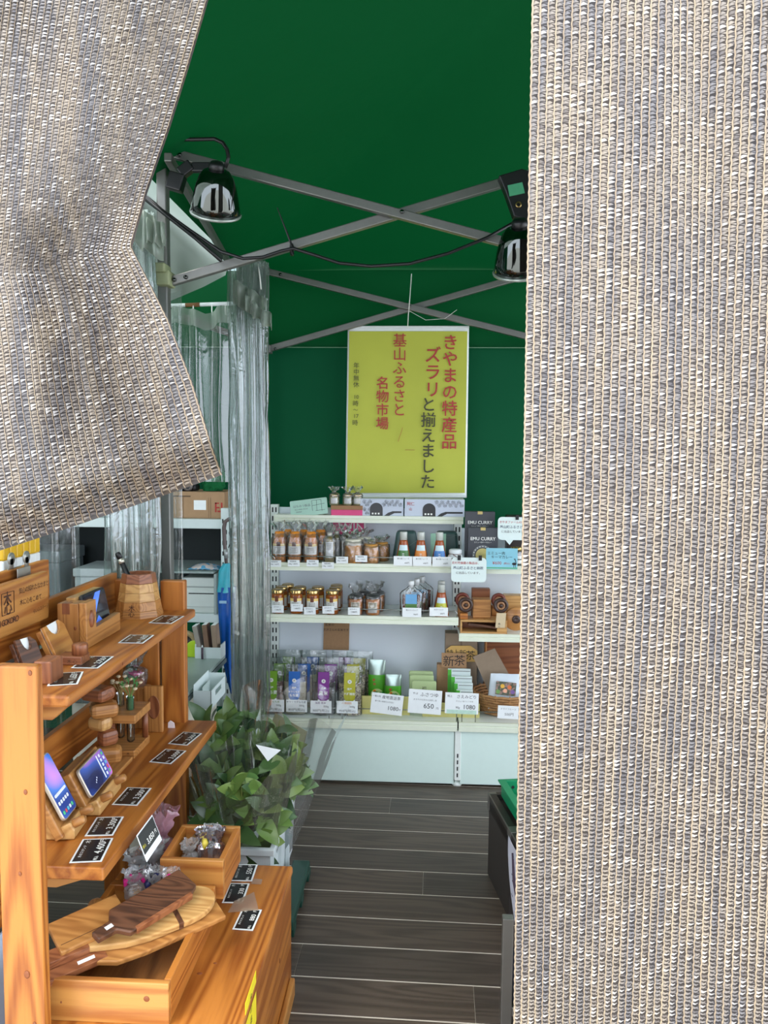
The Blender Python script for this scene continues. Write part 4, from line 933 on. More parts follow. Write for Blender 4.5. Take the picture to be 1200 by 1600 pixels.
def scribble(parent, r, z0, rows, w_=.5, nm='label_print', yaw=0):
    b = B(); R_ = random.Random(int(z0*1000)+rows)
    for k in range(rows):
        x = -w_
        while x < w_:
            L = R_.uniform(.06, .2); z = z0-k*.0065
            t0, t1 = radians(-90)+x, radians(-90)+min(w_, x+L); q = r+.0012
            b.quad((q*cos(t0), q*sin(t0), z), (q*cos(t1), q*sin(t1), z), (q*cos(t1), q*sin(t1), z+.003), (q*cos(t0), q*sin(t0), z+.003)); x += L+.06
    return b.obj(nm, GREY, parent, kind='stuff')
def put(proto, p, label, rz=None):
    if not proto.get('_used'): proto['_used'] = 1; proto.location = p; proto['label'] = label; return proto
    return dup(proto, p, label, rz)
# --- tall honey bottles in cellophane
def honey_bottle():
    t = thing('honey_bottle', 'x', 'honey bottle', group='tall honey bottles with orange caps')
    B().lathe([(0, 0), (.029, 0), (.031, .004), (.031, .082), (.027, .100), (.021, .112), (.021, .118), (0, .118)], 24, cap=False).obj('bottle', HONEY, t, True)
    B().lathe([(.020, .112), (.0225, .113), (.0225, .130), (.020, .138), (0, .140)], 24, cap=False).obj('cap', CAPO, t, True)
    wrap(t, .031, .036, .074, LABW); wrap(t, .031, .074, .084, LYEL, nm='band'); wrap(t, .031, .074, .092, BRN, 16, 'seal', 4, .0012); scribble(t, .031, .064, 4)
    cello(t, .072, .070, .178, .80, seed=2, nm='wrapper', flare=.9); return t
hb = honey_bottle()
for px, Y, lb in ((437, 3.470, 'orange-capped honey bottle at the left end of the upper shelf'), (461, 3.470, 'second orange-capped honey bottle from the left, front row'), (486, 3.470, 'third orange-capped honey bottle, beside the slim clear bottle'),
                  (452, 3.56, 'honey bottle standing behind the leftmost orange-capped pair'), (476, 3.56, 'honey bottle behind the second and third orange caps'), (501, 3.56, 'honey bottle behind the third orange cap by the slim bottle')):
    put(hb, pos(px, Y, Z1), lb)
def slim(mat, lab, grp):
    t = thing('slim_bottle', 'x', 'bottle')
    B().lathe([(0, 0), (.020, 0), (.022, .003), (.022, .082), (.012, .104), (.010, .120), (0, .120)], 20, cap=False).obj('bottle', mat, t, True)
    B().lathe([(0, .119), (.0115, .119), (.0115, .136), (0, .137)], 16, cap=False).obj('cap', plain('pale_cap', (220, 216, 200), .3), t, True)
    wrap(t, .022, .022, .096, lab, 50); scribble(t, .022, .085, 5, .4); cello(t, .060, .058, .165, .80, seed=9, nm='wrapper'); return t
sb = slim(plain('olive_oil', (150, 130, 70), .12), PAPER, '')
put(sb, pos(515, 3.468, Z1), 'slim clear bottle with a tall white label on the upper shelf')
put(sb, pos(526, 3.54, Z1), 'slim bottle peeking from behind the white-labelled slim bottle')
put(slim(plain('dark_oil', (70, 56, 26), .12), LABW, ''), pos(540, 3.53, Z1), 'dark slim bottle with a grey label beside the yellow jar')
def bag_jar(r, h, mat, top, nm, seed):
    t = thing('fruit_jar', nm, 'jar', group='wrapped orange fruit jars')
    B().lathe([(0, 0), (r*.95, 0), (r, .004), (r, h*.62), (r*.88, h*.74), (r*.86, h*.76), (0, h*.76)], 22, cap=False).obj('jar', mat, t, True)
    B().lathe([(0, h*.755), (r*.9, h*.755), (r*.9, h*.92), (r*.84, h), (0, h)], 22, cap=False).obj('lid', top, t, True)
    cello(t, r*2.25, r*2.2, h*1.32, .80, seed=seed, nm='wrapper', wr=.14); return t
CL = plain('pale_lid', (222, 216, 196), .3)
bj = bag_jar(.041, .108, HONEY2, CL, '', 4); put(bj, pos(552, 3.466, Z1), 'wrapped jar of orange preserve with a pale top, front of shelf'); put(bj, pos(568, 3.56, Z1), 'wrapped orange jar behind the pale-topped one')
bj = bag_jar(.034, .086, HONEY2, plain('amber_top', (196, 138, 60), .3), '', 6); put(bj, pos(580, 3.466, Z1), 'smaller wrapped amber jar right of the pale-topped jar'); put(bj, pos(596, 3.55, Z1), 'wrapped amber jar half hidden behind the smaller one')
# --- conical juice bottles
JUICE = plain('juice', (160, 78, 32), .1, var=.06); SKYL = plain('label_sky', (206, 226, 232), .4, var=0)
def cone(colr, grp='conical juice bottles'):
    t = thing('juice_bottle', 'x', 'bottle', group=grp)
    B().lathe([(0, 0), (.031, 0), (.033, .004), (.017, .092), (.0155, .098), (0, .098)], 24, cap=False).obj('bottle', JUICE, t, True)
    B().lathe([(.0, .098), (.0155, .098), (.0152, .128), (.0145, .131), (0, .131)], 20, cap=False).obj('cap', plain('clear_cap', (196, 200, 192), .15, var=0), t, True)
    wrap(t, .0305, .020, .056, colr, 56, 'label', r1=.0240); wrap(t, .0240, .056, .078, SKYL, 48, 'label_top', r1=.0200, off=.0008); t.scale = (1.1, 1.1, 1.1)
    b = B(); [b.quad(*[((.0275-.0012*q)*cos(radians(-90+a)), (.0275-.0012*q)*sin(radians(-90+a))-.0012, .034+z) for a, z in ((-9, q*.007), (9, q*.007), (9, q*.007+.003), (-9, q*.007+.003))]) for q in range(2)]; b.obj('label_print', WHT, t, kind='stuff'); return t
for px, c_, lb in ((630, (70, 120, 60), 'conical juice bottle with a green label'), (657, (226, 140, 60), 'conical juice bottle with an orange label'), (686, (70, 130, 196), 'conical juice bottle with a blue label')):
    put(cone(plain('label_%d' % px, c_, .4, var=0)), pos(px, 3.468, Z1), lb)
cy = cone(plain('label_lime', (186, 186, 50), .4, var=0)); put(cy, pos(690, 3.468, Z2), 'conical juice bottle with a yellow-green label on the second shelf'); put(cy, pos(690, 3.56, Z2), 'juice bottle standing behind the yellow-green labelled one')
t = thing('gift_jar', 'squat orange jar under a white paper cover tied with cord', 'jar', pos(711, 3.472, Z1))
B().lathe([(0, 0), (.036, 0), (.038, .006), (.036, .03), (.03, .042), (0, .042)], 22, cap=False).obj('jar', plain('marmalade', (206, 120, 40), .15), t, True)
B().lathe([(.037, .024), (.0345, .036), (.028, .046), (.030, .052), (.029, .064), (.024, .068), (0, .069)], 22, cap=False).obj('paper_cover', PAPER, t, True)
B().lathe([(.0285, .046), (.0300, .0475), (.0285, .049)], 20, cap=False).obj('cord', BRN, t, True); wrap(t, .0385, .006, .022, SKYL, 30, 'sticker')
B().tube([(-.012, -.031, .046), (.006, -.036, .036), (.016, -.037, .030)], .0016, 5).obj('cord_end', BRN, t)
# dark parcels and a leaning card behind the juice bottles
TEAL = plain('dark_teal_foil', (52, 82, 78), .35, var=.15, scale=14)
def parcel(px, Y, z, w_, d_, h_, mat, name, label, cat, bev=.004, taper=.0):
    t = thing(name, label, cat, pos(px, Y, z)); pts = [(-w_/2, 0), (w_/2, 0), (w_/2-taper, h_), (-w_/2+taper, h_)]
    recalc(B().slab([(x, -d_/2, q) for x, q in pts], (0, d_, 0)).obj('body', mat, t, bevel=bev)); return t
t = parcel(634, 3.62, Z1, .13, .07, .135, TEAL, 'foil_parcel', 'dark green foil parcel behind the green-labelled juice bottle', 'parcel', .012, .02); B().bar((-.04, -.037, .03), (.05, -.037, .09), .002, .006, (0, -1, 0)).obj('fold', plain('foil_fold', (70, 104, 98), .3), t)
t = parcel(697, 3.62, Z1, .12, .07, .135, TEAL, 'foil_parcel', 'dark green foil parcel behind the blue-labelled juice bottle', 'parcel', .012, .012); B().bar((-.02, -.037, .10), (.05, -.037, .12), .002, .006, (0, -1, 0)).obj('fold', plain('foil_fold', (70, 104, 98), .3), t)
t = parcel(684, 3.565, Z1, .072, .002, .128, plain('mint_card', (150, 196, 170), .5), 'leaning_card', 'pale mint card standing behind the blue-labelled juice bottle', 'card', .0004)
lettering([('木', 0, .1, .012), ('月', 0, .085, .012)], T(0, -.0016, 0) @ FACE, GREY, t, 0)
# --- curry boxes
CBX = plain('charcoal_box', (64, 66, 72), .45, var=.04); CBX2 = plain('charcoal_side', (40, 41, 46), .5)
def curry_box(lb, px, Y, z, h):
    t = thing('curry_box', lb, 'box', pos(px, Y, z)); w_ = .135
    B().box(-w_/2, w_/2, -.018, .018, 0, h).obj('carton', CBX, t, bevel=.002); B().box(-.011, .011, -.0188, .005, h-.012, h+.0006).obj('gold_seal', plain('gold_paper', (200, 176, 110), .4), t)
    lettering([('EMU CURRY', 0, h-.049, .0205)], T(0, -.0186, 0) @ FACE, WHT, t, .012); lettering([('エミュー肉キーマカレー', 0, h-.066, .0072)], T(0, -.0186, 0) @ FACE, WHT, t, 0)
    c_ = B(); F_ = T(0, -.0184, h-.125) @ FACE
    c_.lathe([(0, 0), (.032, .0003), (.032, .0)], 28, F_, cap=False); c_.obj('printed_dish', plain('curry_dish', (206, 190, 120), .5, scale=60, var=.15), t)
    B().lathe([(.036, 0), (.046, .0003)], 32, F_, cap=False).obj('printed_rim', plain('dish_rim', (120, 122, 124), .5), t)
    sp_ = B()
    for k in range(20): a = k*pi/10; sp_.add([(.041*cos(a)-.002, .041*sin(a)-.002, .0008), (.041*cos(a)+.002, .041*sin(a)-.002, .0008), (.041*cos(a)+.002, .041*sin(a)+.002, .0008), (.041*cos(a)-.002, .041*sin(a)+.002, .0008)], [(0, 1, 2, 3)], F_)
    sp_.obj('rim_marks', WHT, t, kind='stuff'); return t
curry_box('front charcoal curry carton with white lettering on the right upper shelf', 753, 3.475, Z1, .168)
curry_box('charcoal curry carton standing taller behind the front one', 748, 3.535, Z1, .236)
# --- honey jars on the second shelf
def honey_jar():
    t = thing('honey_jar', 'x', 'honey jar', group='gold-lidded honey jars on the second shelf')
    B().lathe([(0, 0), (.027, 0), (.029, .004), (.029, .082), (.026, .092), (0, .092)], 24, cap=False).obj('jar', DHON, t, True)
    B().lathe([(.0, .091), (.0285, .091), (.029, .094), (.029, .106), (.026, .110), (.024, .109), (0, .109)], 24, cap=False).obj('lid', GOLD, t, True)
    wrap(t, .029, .020, .060, LABW); wrap(t, .029, .060, .072, LYEL, nm='band'); wrap(t, .029, .056, .082, BRN, 15, 'seal', 4, .0012); scribble(t, .029, .050, 4); return t
hj = honey_jar()
for px, Y, lb in ((434, 3.468, 'gold-lidded honey jar at the left end of the second shelf'), (463, 3.468, 'second gold-lidded honey jar in the front row'), (489, 3.468, 'third gold-lidded honey jar in the front row'), (519, 3.468, 'fourth gold-lidded honey jar, nearest the black lids'),
                  (440, 3.54, 'honey jar behind the leftmost gold lid'), (450, 3.61, 'honey jar at the very back on the left of the second shelf'), (469, 3.545, 'honey jar behind the second gold lid'), (497, 3.55, 'honey jar behind the third gold lid'), (524, 3.54, 'honey jar behind the fourth gold lid'), (526, 3.61, 'rearmost honey jar behind the fourth gold lid')):
    put(hj, pos(px, Y, Z2), lb)
def black_jar():
    t = thing('jam_jar', 'x', 'jar', group='black-lidded jars in cellophane')
    B().lathe([(0, 0), (.030, 0), (.032, .004), (.032, .066), (.028, .074), (0, .074)], 24, cap=False).obj('jar', HONEY, t, True)
    B().lathe([(0, .073), (.030, .073), (.030, .088), (.027, .091), (0, .091)], 24, cap=False).obj('lid', BLK, t, True)
    wrap(t, .032, .034, .060, plain('label_cream', (220, 208, 176), .5), 38); wrap(t, .032, .012, .034, LABW, 38, 'lower_label'); scribble(t, .032, .052, 3, .45); cello(t, .072, .070, .135, .76, seed=12, nm='wrapper', flare=1.0); return t
bj = black_jar()
for px, Y, lb in ((556, 3.47, 'black-lidded jar in cellophane, left of the front pair'), (583, 3.47, 'black-lidded jar in cellophane, right of the front pair'), (567, 3.56, 'black-lidded jar behind the left wrapped jar'), (590, 3.56, 'black-lidded jar behind the right wrapped jar')):
    put(bj, pos(px, Y, Z2), lb)
# --- spouted pouches
def spout():
    t = thing('spout_pouch', 'x', 'pouch', group='clear spouted pouches')
    def fn(u, v):
        a = 2*pi*u; w_ = .052*(1 if v < .75 else 1-.75*sstep(.75, 1, v)); d_ = .020*(1-.8*v)+.002
        return (w_*cos(a), d_*sin(a), .135*v)
    B().grid(fn, 20, 12, True).obj('film', POUCH, t, True)
    def fn2(u, v):
        a = 2*pi*u; w_ = .040; d_ = (.016*(1-.6*v))+.001; return (w_*cos(a), d_*sin(a), .006+.088*v)
    B().grid(fn2, 18, 6, True).obj('syrup', plain('syrup', (116, 54, 34), .15), t, True)
    B().slab([(-.026, -.0185, .055), (.026, -.0185, .055), (.026, -.0135, .098), (-.026, -.0135, .098)], (0, -.0008, 0)).obj('blue_label', plain('pouch_blue', (96, 160, 206), .4), t)
    B().slab([(-.026, -.0205, .020), (.026, -.0205, .020), (.026, -.0187, .055), (-.026, -.0187, .055)], (0, -.0008, 0)).obj('green_label', plain('pouch_green', (86, 130, 64), .4, scale=80), t)
    lettering([('く', -.01, .088, .014), ('ろ', -.01, .072, .014), ('み', .01, .084, .014), ('つ', .01, .068, .014)], T(0, -.0178, 0) @ Matrix.Rotation(radians(-6), 4, 'X') @ FACE, NAVY, t, 0)
    B().lathe([(0, .128), (.010, .128), (.010, .138), (.013, .139), (.013, .156), (.010, .158), (0, .158)], 16, cap=False).obj('spout_cap', PAPER, t, True); return t
spt = spout()
for px, Y, lb in ((643, 3.468, 'clear spouted pouch with a blue and green label, front one'), (652, 3.53, 'clear spouted pouch directly behind the front pouch'), (660, 3.60, 'rearmost clear spouted pouch on the second shelf')): put(spt, pos(px, Y, Z2), lb)
# --- shelf-edge price cards
def edge_card(px, py, w_, h_, Y, label, lines, tilt=0, mat=PAPER, red=False, grp='small price cards on the shelf edges'):
    p = PY(px, py, Y); t = thing('price_card', label, 'price card', p, group=grp); t.rotation_euler = (0, radians(tilt), 0)
    W, H_ = w_*Y/1200, h_*Y/1200
    B().box(-W/2, W/2, -.0006, .0006, -H_/2, H_/2).obj('card', mat, t)
    for s, x, y, z, m_ in lines: lettering([(s, x*W, y*H_, z*H_)], T(0, -.0011, 0) @ FACE, m_, t, .0)
    return t
YE = 3.408
nm1 = ['leftmost on the upper shelf edge', 'under the second orange-capped bottle', 'under the third orange-capped bottle', 'under the slim clear bottle', 'clipped higher, under the pale-topped jar', 'clipped higher, under the small amber jar']
for (px, py), lb, pr in zip(((430, 880.5), (459, 880), (488.5, 880), (512.5, 883.5), (534.5, 875), (564.5, 873)), nm1, ('1,080', '1,080', '1,080', '1,080', '1,296', '1,296')):
    edge_card(px, py, 19, 10.5, YE, 'small white price card '+lb, [('国産蜂蜜', -.05, .28, .24, INK), ('180g  '+pr+'円', -.05, -.1, .24, INK)])
for (px, py), lb in zip(((434, 951.5), (464, 949.5), (484, 954.5), (513, 953), (553, 955)), ('leftmost on the second shelf edge', 'under the second gold-lidded jar', 'slightly lower, under the third gold-lidded jar', 'under the fourth gold-lidded jar', 'under the black-lidded jars')):
    edge_card(px, py, 19, 12, YE, 'small white price card '+lb, [('はちみつ', -.05, .28, .24, INK), ('1,080円', 0, -.1, .26, INK)])
for (px, py), lb in zip(((630, 876.5), (659, 877), (690.5, 877.5)), ('green-labelled', 'orange-labelled', 'blue-labelled')):
    edge_card(px, py, 30, 15, YE-.004, 'wide white price card under the %s juice bottle' % lb, [('桑の葉ジュース', 0, .25, .18, INK), ('600円', .2, -.2, .2, INK)])
edge_card(643.5, 957, 30, 15, YE-.004, 'wide white price card under the spouted pouches', [('黒みつシロップ', 0, .25, .18, INK), ('700円', .2, -.2, .2, INK)])
edge_card(685.5, 956, 29, 14, YE-.004, 'wide white price card under the yellow-green juice bottle', [('ゆずドリンク', 0, .25, .18, INK), ('600円', .2, -.2, .2, INK)])
# --- speech-bubble signs
def bubble(px, py, w_, h_, Y, label, lines, tail=None, clips=(), mat=plain('mint_paper', (222, 236, 232), .4, var=.01)):
    p = PY(px, py, Y); t = thing('notice_sign', label, 'sign', p); W, H_ = w_*Y/1200, h_*Y/1200
    pts = [(x-W/2, y-H_/2) for x, y in rr(W, H_, .018)]
    if tail: i = next(k for k, q in enumerate(pts) if q[1] <= -H_/2+1e-6 and q[0] <= W and k > 18); pts = pts+[(-W*.28, -H_/2), (-W*.15, -H_/2-tail), (-W*.05, -H_/2)]
    recalc(B().slab([(x, 0, z) for x, z in pts], (0, .0015, 0)).obj('card', mat, t))
    for s, x, y, z, m_ in lines: lettering([(s, x*W, y*H_, z*H_)], T(0, -.0009, 0) @ FACE, m_, t, .006)
    for x in clips: B().box(x*W-.007, x*W+.007, -.006, .004, H_/2-.012, H_/2+.010).obj('clip', BLACK, t, bevel=.001)
    return t
bubble(732.5, 890.5, 55, 39, 3.36, 'white rounded notice with two black clips hanging from the shelf edge', [('見村養蜂園の製品は、', -.08, .28, .115, RED), ('基山町ふるさと納税', -.02, .08, .135, NAVY), ('に出品しています。', .0, -.12, .115, GREY)], clips=(-.28, .32))
bubble(805, 826, 54, 36, 3.45, 'white speech-bubble notice at the right end with one black clip', [('きやまファームの製品は', -.02, .28, .12, RED), ('基山町ふるさと納税', -.02, .07, .14, NAVY), ('に出品しています。', -.04, -.13, .12, GREY)], tail=.022, clips=(.05,))
t = edge_card(784, 873, 49, 33, 3.37, 'sky-blue curry price card with a small bird drawing', [('エミュー肉', -.18, .26, .17, INK), ('キーマカレー', 0, .08, .17, INK), ('¥600', -.15, -.20, .21, RED), ('(税込)', .16, -.22, .11, RED)], mat=plain('sky_card', (140, 200, 216), .3, var=.12, scale=9), grp=None)
eb = B(); F_ = T(.055, -.0012, -.022) @ FACE
eb.lathe([(0, 0), (1, .0003)], 14, F_ @ Matrix.Diagonal((.010, .006, 1, 1)), cap=False); eb.add([(.006, .004, 0), (.009, .004, 0), (.004, .022, 0), (.001, .022, 0)], [(0, 1, 2, 3)], F_); eb.add([(-.004, .020, 0), (.004, .018, 0), (.004, .024, 0)], [(0, 1, 2)], F_)
for x in (-.003, .004): eb.add([(x, -.004, 0), (x+.002, -.004, 0), (x+.002, -.016, 0), (x, -.016, 0)], [(0, 1, 2, 3)], F_)
recalc(eb.obj('bird_print', INK, t))
gs = B().box(-.069, .069, -.0008, -.0006, -.044, -.038).obj('green_edge', plain('grass_print', (90, 170, 130), .5, scale=90), t)
# --- right end odds: dark tin, small jars
t = thing('gift_box', 'dark brown gift box with a round pale window behind the right notice', 'box', pos(806, 3.60, Z1))
B().box(-.05, .06, -.04, .04, 0, .215).obj('carton', plain('dark_brown_box', (44, 34, 30), .4), t, bevel=.002); B().lathe([(0, 0), (.030, .0004)], 24, T(0, -.0403, .165) @ FACE, cap=False).obj('window', plain('pale_window', (150, 176, 170), .4), t)
t = thing('spice_jar', 'small jar with a brass lid under the right notice', 'jar', pos(806, 3.47, Z1))
B().lathe([(0, 0), (.026, 0), (.027, .004), (.027, .060), (.022, .068), (0, .068)], 20, cap=False).obj('jar', GLASS, t, True); B().lathe([(0, 0.004), (.024, .004), (.024, .05), (0, .05)], 18, cap=False).obj('spice', plain('spice', (150, 130, 120), .8), t, True)
B().lathe([(0, .067), (.025, .067), (.025, .082), (0, .083)], 20, cap=False).obj('lid', GOLD, t, True); wrap(t, .027, .010, .044, LABW, 60)
# --- top shelf: flower-printed cartons, pink carton with jars, leaning placard
FLW = plain('lilac_carton', (196, 204, 218), .5, var=.02)
def flower_box(px0, px1, label, red):
    Y = 3.60; x0, x1 = PXL(px0, Y), PXL(px1, Y); W = x1-x0; H_ = .082
    t = thing('printed_carton', label, 'box', ((x0+x1)/2, Y+.06, ZTOP)); B().box(-W/2, W/2, -.06, .06, 0, H_).obj('carton', FLW, t, bevel=.0015)
    b = B(); R_ = random.Random(px0)
    spots = [(x, y) for y in (.068, .054, .032, .014) for x in [(-W/2+.02)+k*.026+(.013 if y in (.054, .014) else 0) for k in range(int(W/.026))]]
    for x, y in spots:
        if -.055 < x < .005 or (x < -.02 and red) or (x > .0 and y < .04): continue
        for k in range(5):
            a = k*2*pi/5+R_.random()
            for q in range(5):
                a0, a1 = 2*pi*q/5, 2*pi*(q+1)/5; c_ = Vector((x+.0058*cos(a), y+.0058*sin(a), 0))
                r0, r1 = .0032, .0044
                b.add([c_+Vector((r0*cos(a0), r0*sin(a0), 0)), c_+Vector((r1*cos(a0), r1*sin(a0), 0)), c_+Vector((r1*cos(a1), r1*sin(a1), 0)), c_+Vector((r0*cos(a1), r0*sin(a1), 0))], [(0, 1, 2, 3)], T(0, -.0608, 0) @ FACE)
    b.obj('flower_print', INK, t, kind='stuff')
    dome = [(-.055, .002), (-.055, .035)]+[(-.025-.030*cos(pi*k/10), .035+.028*sin(pi*k/10)) for k in range(11)]+[(.005, .002)]
    B().slab([(x, -.0612, y) for x, y in dome], (0, -.0003, 0)).obj('black_dome', BLK, t)
    B().slab([(.012, -.0612, .002), (.030, -.0612, .016), (.052, -.0612, .024), (W/2-.008, -.0612, .024), (W/2-.008, -.0612, .016), (.06, -.0612, .015), (.035, -.0612, .002)], (0, -.0003, 0)).obj('black_swoosh', BLK, t)
    for k, x in enumerate((-.042, -.028, -.014)): B().slab([(x-.004, -.0617, .008), (x+.004, -.0617, .008), (x+.004, -.0617, .016), (x-.004, -.0617, .016)], (0, -.0002, 0)).obj('white_mark', WHT, t)
    if red: lettering([('阿', -W/2+.020, .060, .018), ('仁', -W/2+.038, .060, .018), ('山', -W/2+.028, .035, .015)], T(0, -.0612, 0) @ FACE, RED, t, .01)
    return t
flower_box(562, 629, 'flower-printed white carton under the left half of the banner', False); flower_box(631, 724, 'flower-printed white carton with red characters under the banner', True)
t = thing('printed_carton', 'bright pink carton with big white letters on the top shelf', 'box', pos(542, 3.62, ZTOP-.0+.0)); t.location.z = ZTOP
W = .148; t.location.y = 3.645
B().box(-W/2, W/2, -.05, .05, 0, .028).obj('carton', plain('hot_pink', (214, 62, 122), .45), t, bevel=.001); B().box(-W/2-.001, W/2+.001, -.052, .05, .028, .048).obj('brown_band', plain('kraft_band', (150, 110, 72), .6), t, bevel=.001)
t2_ = thing('printed_sleeve', 'pink sleeve printed WIN hanging on the panel behind the jars', 'box', (t.location.x, 3.69, 1.10))
B().box(-W/2, W/2, -.02, .015, 0, .062).obj('sleeve', plain('hot_pink', (214, 62, 122), .45), t2_, bevel=.001); lettering([('WIN', .02, .032, .066)], T(0, -.0208, 0) @ FACE, WHT, t2_, .0)
t2_.location.z = 1.108; t2_.location.y = 3.692
def mini(lb, px):
    q = thing('mini_jar', lb, 'jar', pos(px, 3.62, ZTOP+.0485), group='small wrapped jars on the pink carton')
    B().lathe([(0, 0), (.020, 0), (.021, .003), (.021, .036), (.018, .042), (0, .042)], 18, cap=False).obj('jar', plain('olive_jar', (150, 146, 90), .2), q, True); B().lathe([(0, .041), (.019, .041), (.019, .052), (0, .053)], 18, cap=False).obj('lid', GOLD, q, True)
    wrap(q, .021, .008, .034, LABW, 45); cello(q, .05, .048, .088, .72, seed=px, nm='wrapper', flare=1.2); return q
for px, lb in ((522, 'tiny wrapped jar at the left on the pink carton'), (543, 'tiny wrapped jar in the middle on the pink carton'), (558, 'tiny wrapped jar at the right on the pink carton')): mini(lb, px)
t = tilted('placard', 'pale green placard with a small map leaning above the honey bottles', 'placard', PY(455, 809, 3.60), (.98, 0, .13), (-.13, .22, .97))
B().slab([(x, y, 0) for x, y in rr(.178, .078, .006)], (0, 0, .002)).obj('card', plain('mint_placard', (170, 206, 190), .5, var=.02), t)
lettering([('はちみつ製品', .056, .050, .014)], T(0, 0, .0024), GREY, t, .0); lettering([('基山の蜂蜜と加工品', .052, .034, .007), ('国産純粋', .04, .022, .007)], T(0, 0, .0024), GREY, t, 0)
b = B()
for a, c_ in (((.105, .02), (.105, .07)), ((.105, .07), (.150, .07)), ((.150, .07), (.150, .015)), ((.12, .02), (.165, .02)), ((.105, .045), (.165, .050)), ((.128, .07), (.126, .02))): b.bar((*a, .0023), (*c_, .0023), .0014, .0004)
b.obj('map_lines', INK, t, kind='stuff')
# --- base deck: grain bags
def grain_bag(fill, lab, lines, label, px, Y, rice=0, grp='clear stand-up bags of grain'):
    t = thing('grain_bag', label, 'bag of grain', pos(px, Y, ZD), group=grp); H_ = .226
    def fn(u, v, k=1.0, m_=0):
        a = 2*pi*u; w_ = .057*k*(.93+.07*v); d_ = (.030*(1-v)**.7+.0015)*k; e = 1.4
        c_, s_ = cos(a), sin(a)
        j = .004*noise.noise(Vector((c_*3+px, v*8, s_*2)))
        return (w_*abs(c_)**(2/2.8)*(1 if c_ > 0 else -1), d_*s_+j, H_*v)
    B().grid(lambda u, v: fn(u, v), 28, 14, True).obj('film', POUCH, t, True)
    if fill:
        def fi(u, v):
            p = Vector(fn(u, v*.62, .93)); p.z += .002; 
            if v > .99: p.z += .012*cos(2*pi*u)**2-.006
            return p
        g = B().grid(fi, 24, 8, True); n = len(g.v); g.add([(0, 0, H_*.62)], []); g.f += [(n-24+i, n-24+(i+1) % 24, n) for i in range(24)]
        g.obj('grain', fill, t, True)
        yl = lambda z: -(.030*(1-z/H_)**.7+.0060)
        B().grid(lambda u, v: (-.026+.052*u, yl(.028+.047*v), .028+.047*v), 3, 4).obj('white_label', PAPER, t, True)
        B().grid(lambda u, v: (-.026+.052*u, yl(.092+.106*v)-.001, .092+.106*v), 3, 6).obj('label', lab, t, True)
        B().grid(lambda u, v: ((-.026+.052*u)*sqrt(max(0, 1-(1-v)**2)), yl(.066+.026*v)-.001, .066+.026*v), 8, 6).obj('label_round', lab, t, True)
        B().lathe([(0, 0), (.0095, .0003)], 18, T(0, yl(.158)-.0025, .158) @ FACE, cap=False).obj('emblem', WHT, t)
        lettering([('木', 0, .158, .011)], T(0, yl(.158)-.0036, 0) @ FACE, INK, t, 0)
        for s, z, sz in lines: lettering([(s, 0, z, sz)], T(0, yl(z)-.0045, 0) @ FACE, WHT, t, .014)
    return t
fills = [speck('red_barley', (150, 110, 92), (88, 52, 44), 300), speck('white_rice', (216, 206, 178), (196, 180, 146), 340), speck('black_rice', (40, 36, 42), (62, 54, 58), 320), speck('mixed_grain', (226, 208, 170), (120, 92, 84), 200)]
labs = [plain('label_leaf', (112, 156, 40), .4, var=0), plain('label_blue', (34, 100, 180), .4, var=0), plain('label_violet', (124, 44, 136), .4, var=0), plain('label_olive', (176, 172, 34), .4, var=0)]
txt = [[('国産', .126, .011), ('もち麦', .104, .0195)], [('国産', .126, .011), ('キラリモチ', .108, .0105), ('もち麦', .092, .014)], [('国産', .126, .011), ('黒米', .104, .022)], [('国産', .126, .011), ('八種雑穀', .104, .0130)]]
nms = ['clear bag of reddish barley with a green label at the left end', 'clear bag of pale barley with a blue label', 'clear bag of black rice with a purple label', 'clear bag of mixed grains with an olive label']
for k, px in enumerate((425, 461, 507, 548)): grain_bag(fills[k], labs[k], txt[k], nms[k], px, 3.435)
for k, (px, Y) in enumerate(((438, 3.53), (476, 3.535), (518, 3.54), (553, 3.545), (452, 3.62), (490, 3.625), (540, 3.63), (563, 3.62))):
    g = grain_bag(fills[(k % 4)], labs[k % 4], [], ['barley bag right behind the green-labelled one', 'barley bag right behind the blue-labelled one', 'black rice bag right behind the purple-labelled one', 'mixed grain bag right behind the olive-labelled one', 'rearmost grain bag behind the green label', 'rearmost grain bag behind the blue label', 'rearmost grain bag behind the purple label', 'rearmost grain bag behind the olive label'][k], px, Y)
    g.scale = (1.12, 1, 1.04+.05*(k > 3))
pc_ = [('国産 もち麦', '750円(税込)', plain('ink_leaf', (100, 140, 40), .5, var=0)), ('キラリモチもち麦', '850円(税込)', NAVY), ('国産 黒米', '900円(税込)', plain('ink_violet', (96, 40, 106), .5, var=0)), ('八種雑穀', '950円(税込)', plain('ink_orange', (206, 130, 30), .5, var=0))]
for (px, py), (a, b_, c_), lb in zip(((427.5, 1102.5), (463.5, 1103), (501.5, 1104.5), (542.5, 1105)), pc_, ('green-labelled barley', 'blue-labelled barley', 'purple-labelled black rice', 'olive-labelled grain')):
    edge_card(px, py, 34, 20, 3.35, 'white price card in front of the %s bag' % lb, [(a, -.02, .33, .20, c_), ('500g', .24, .05, .22, INK), (b_, 0, -.30, .26, INK)], grp='white price cards under the grain bags')
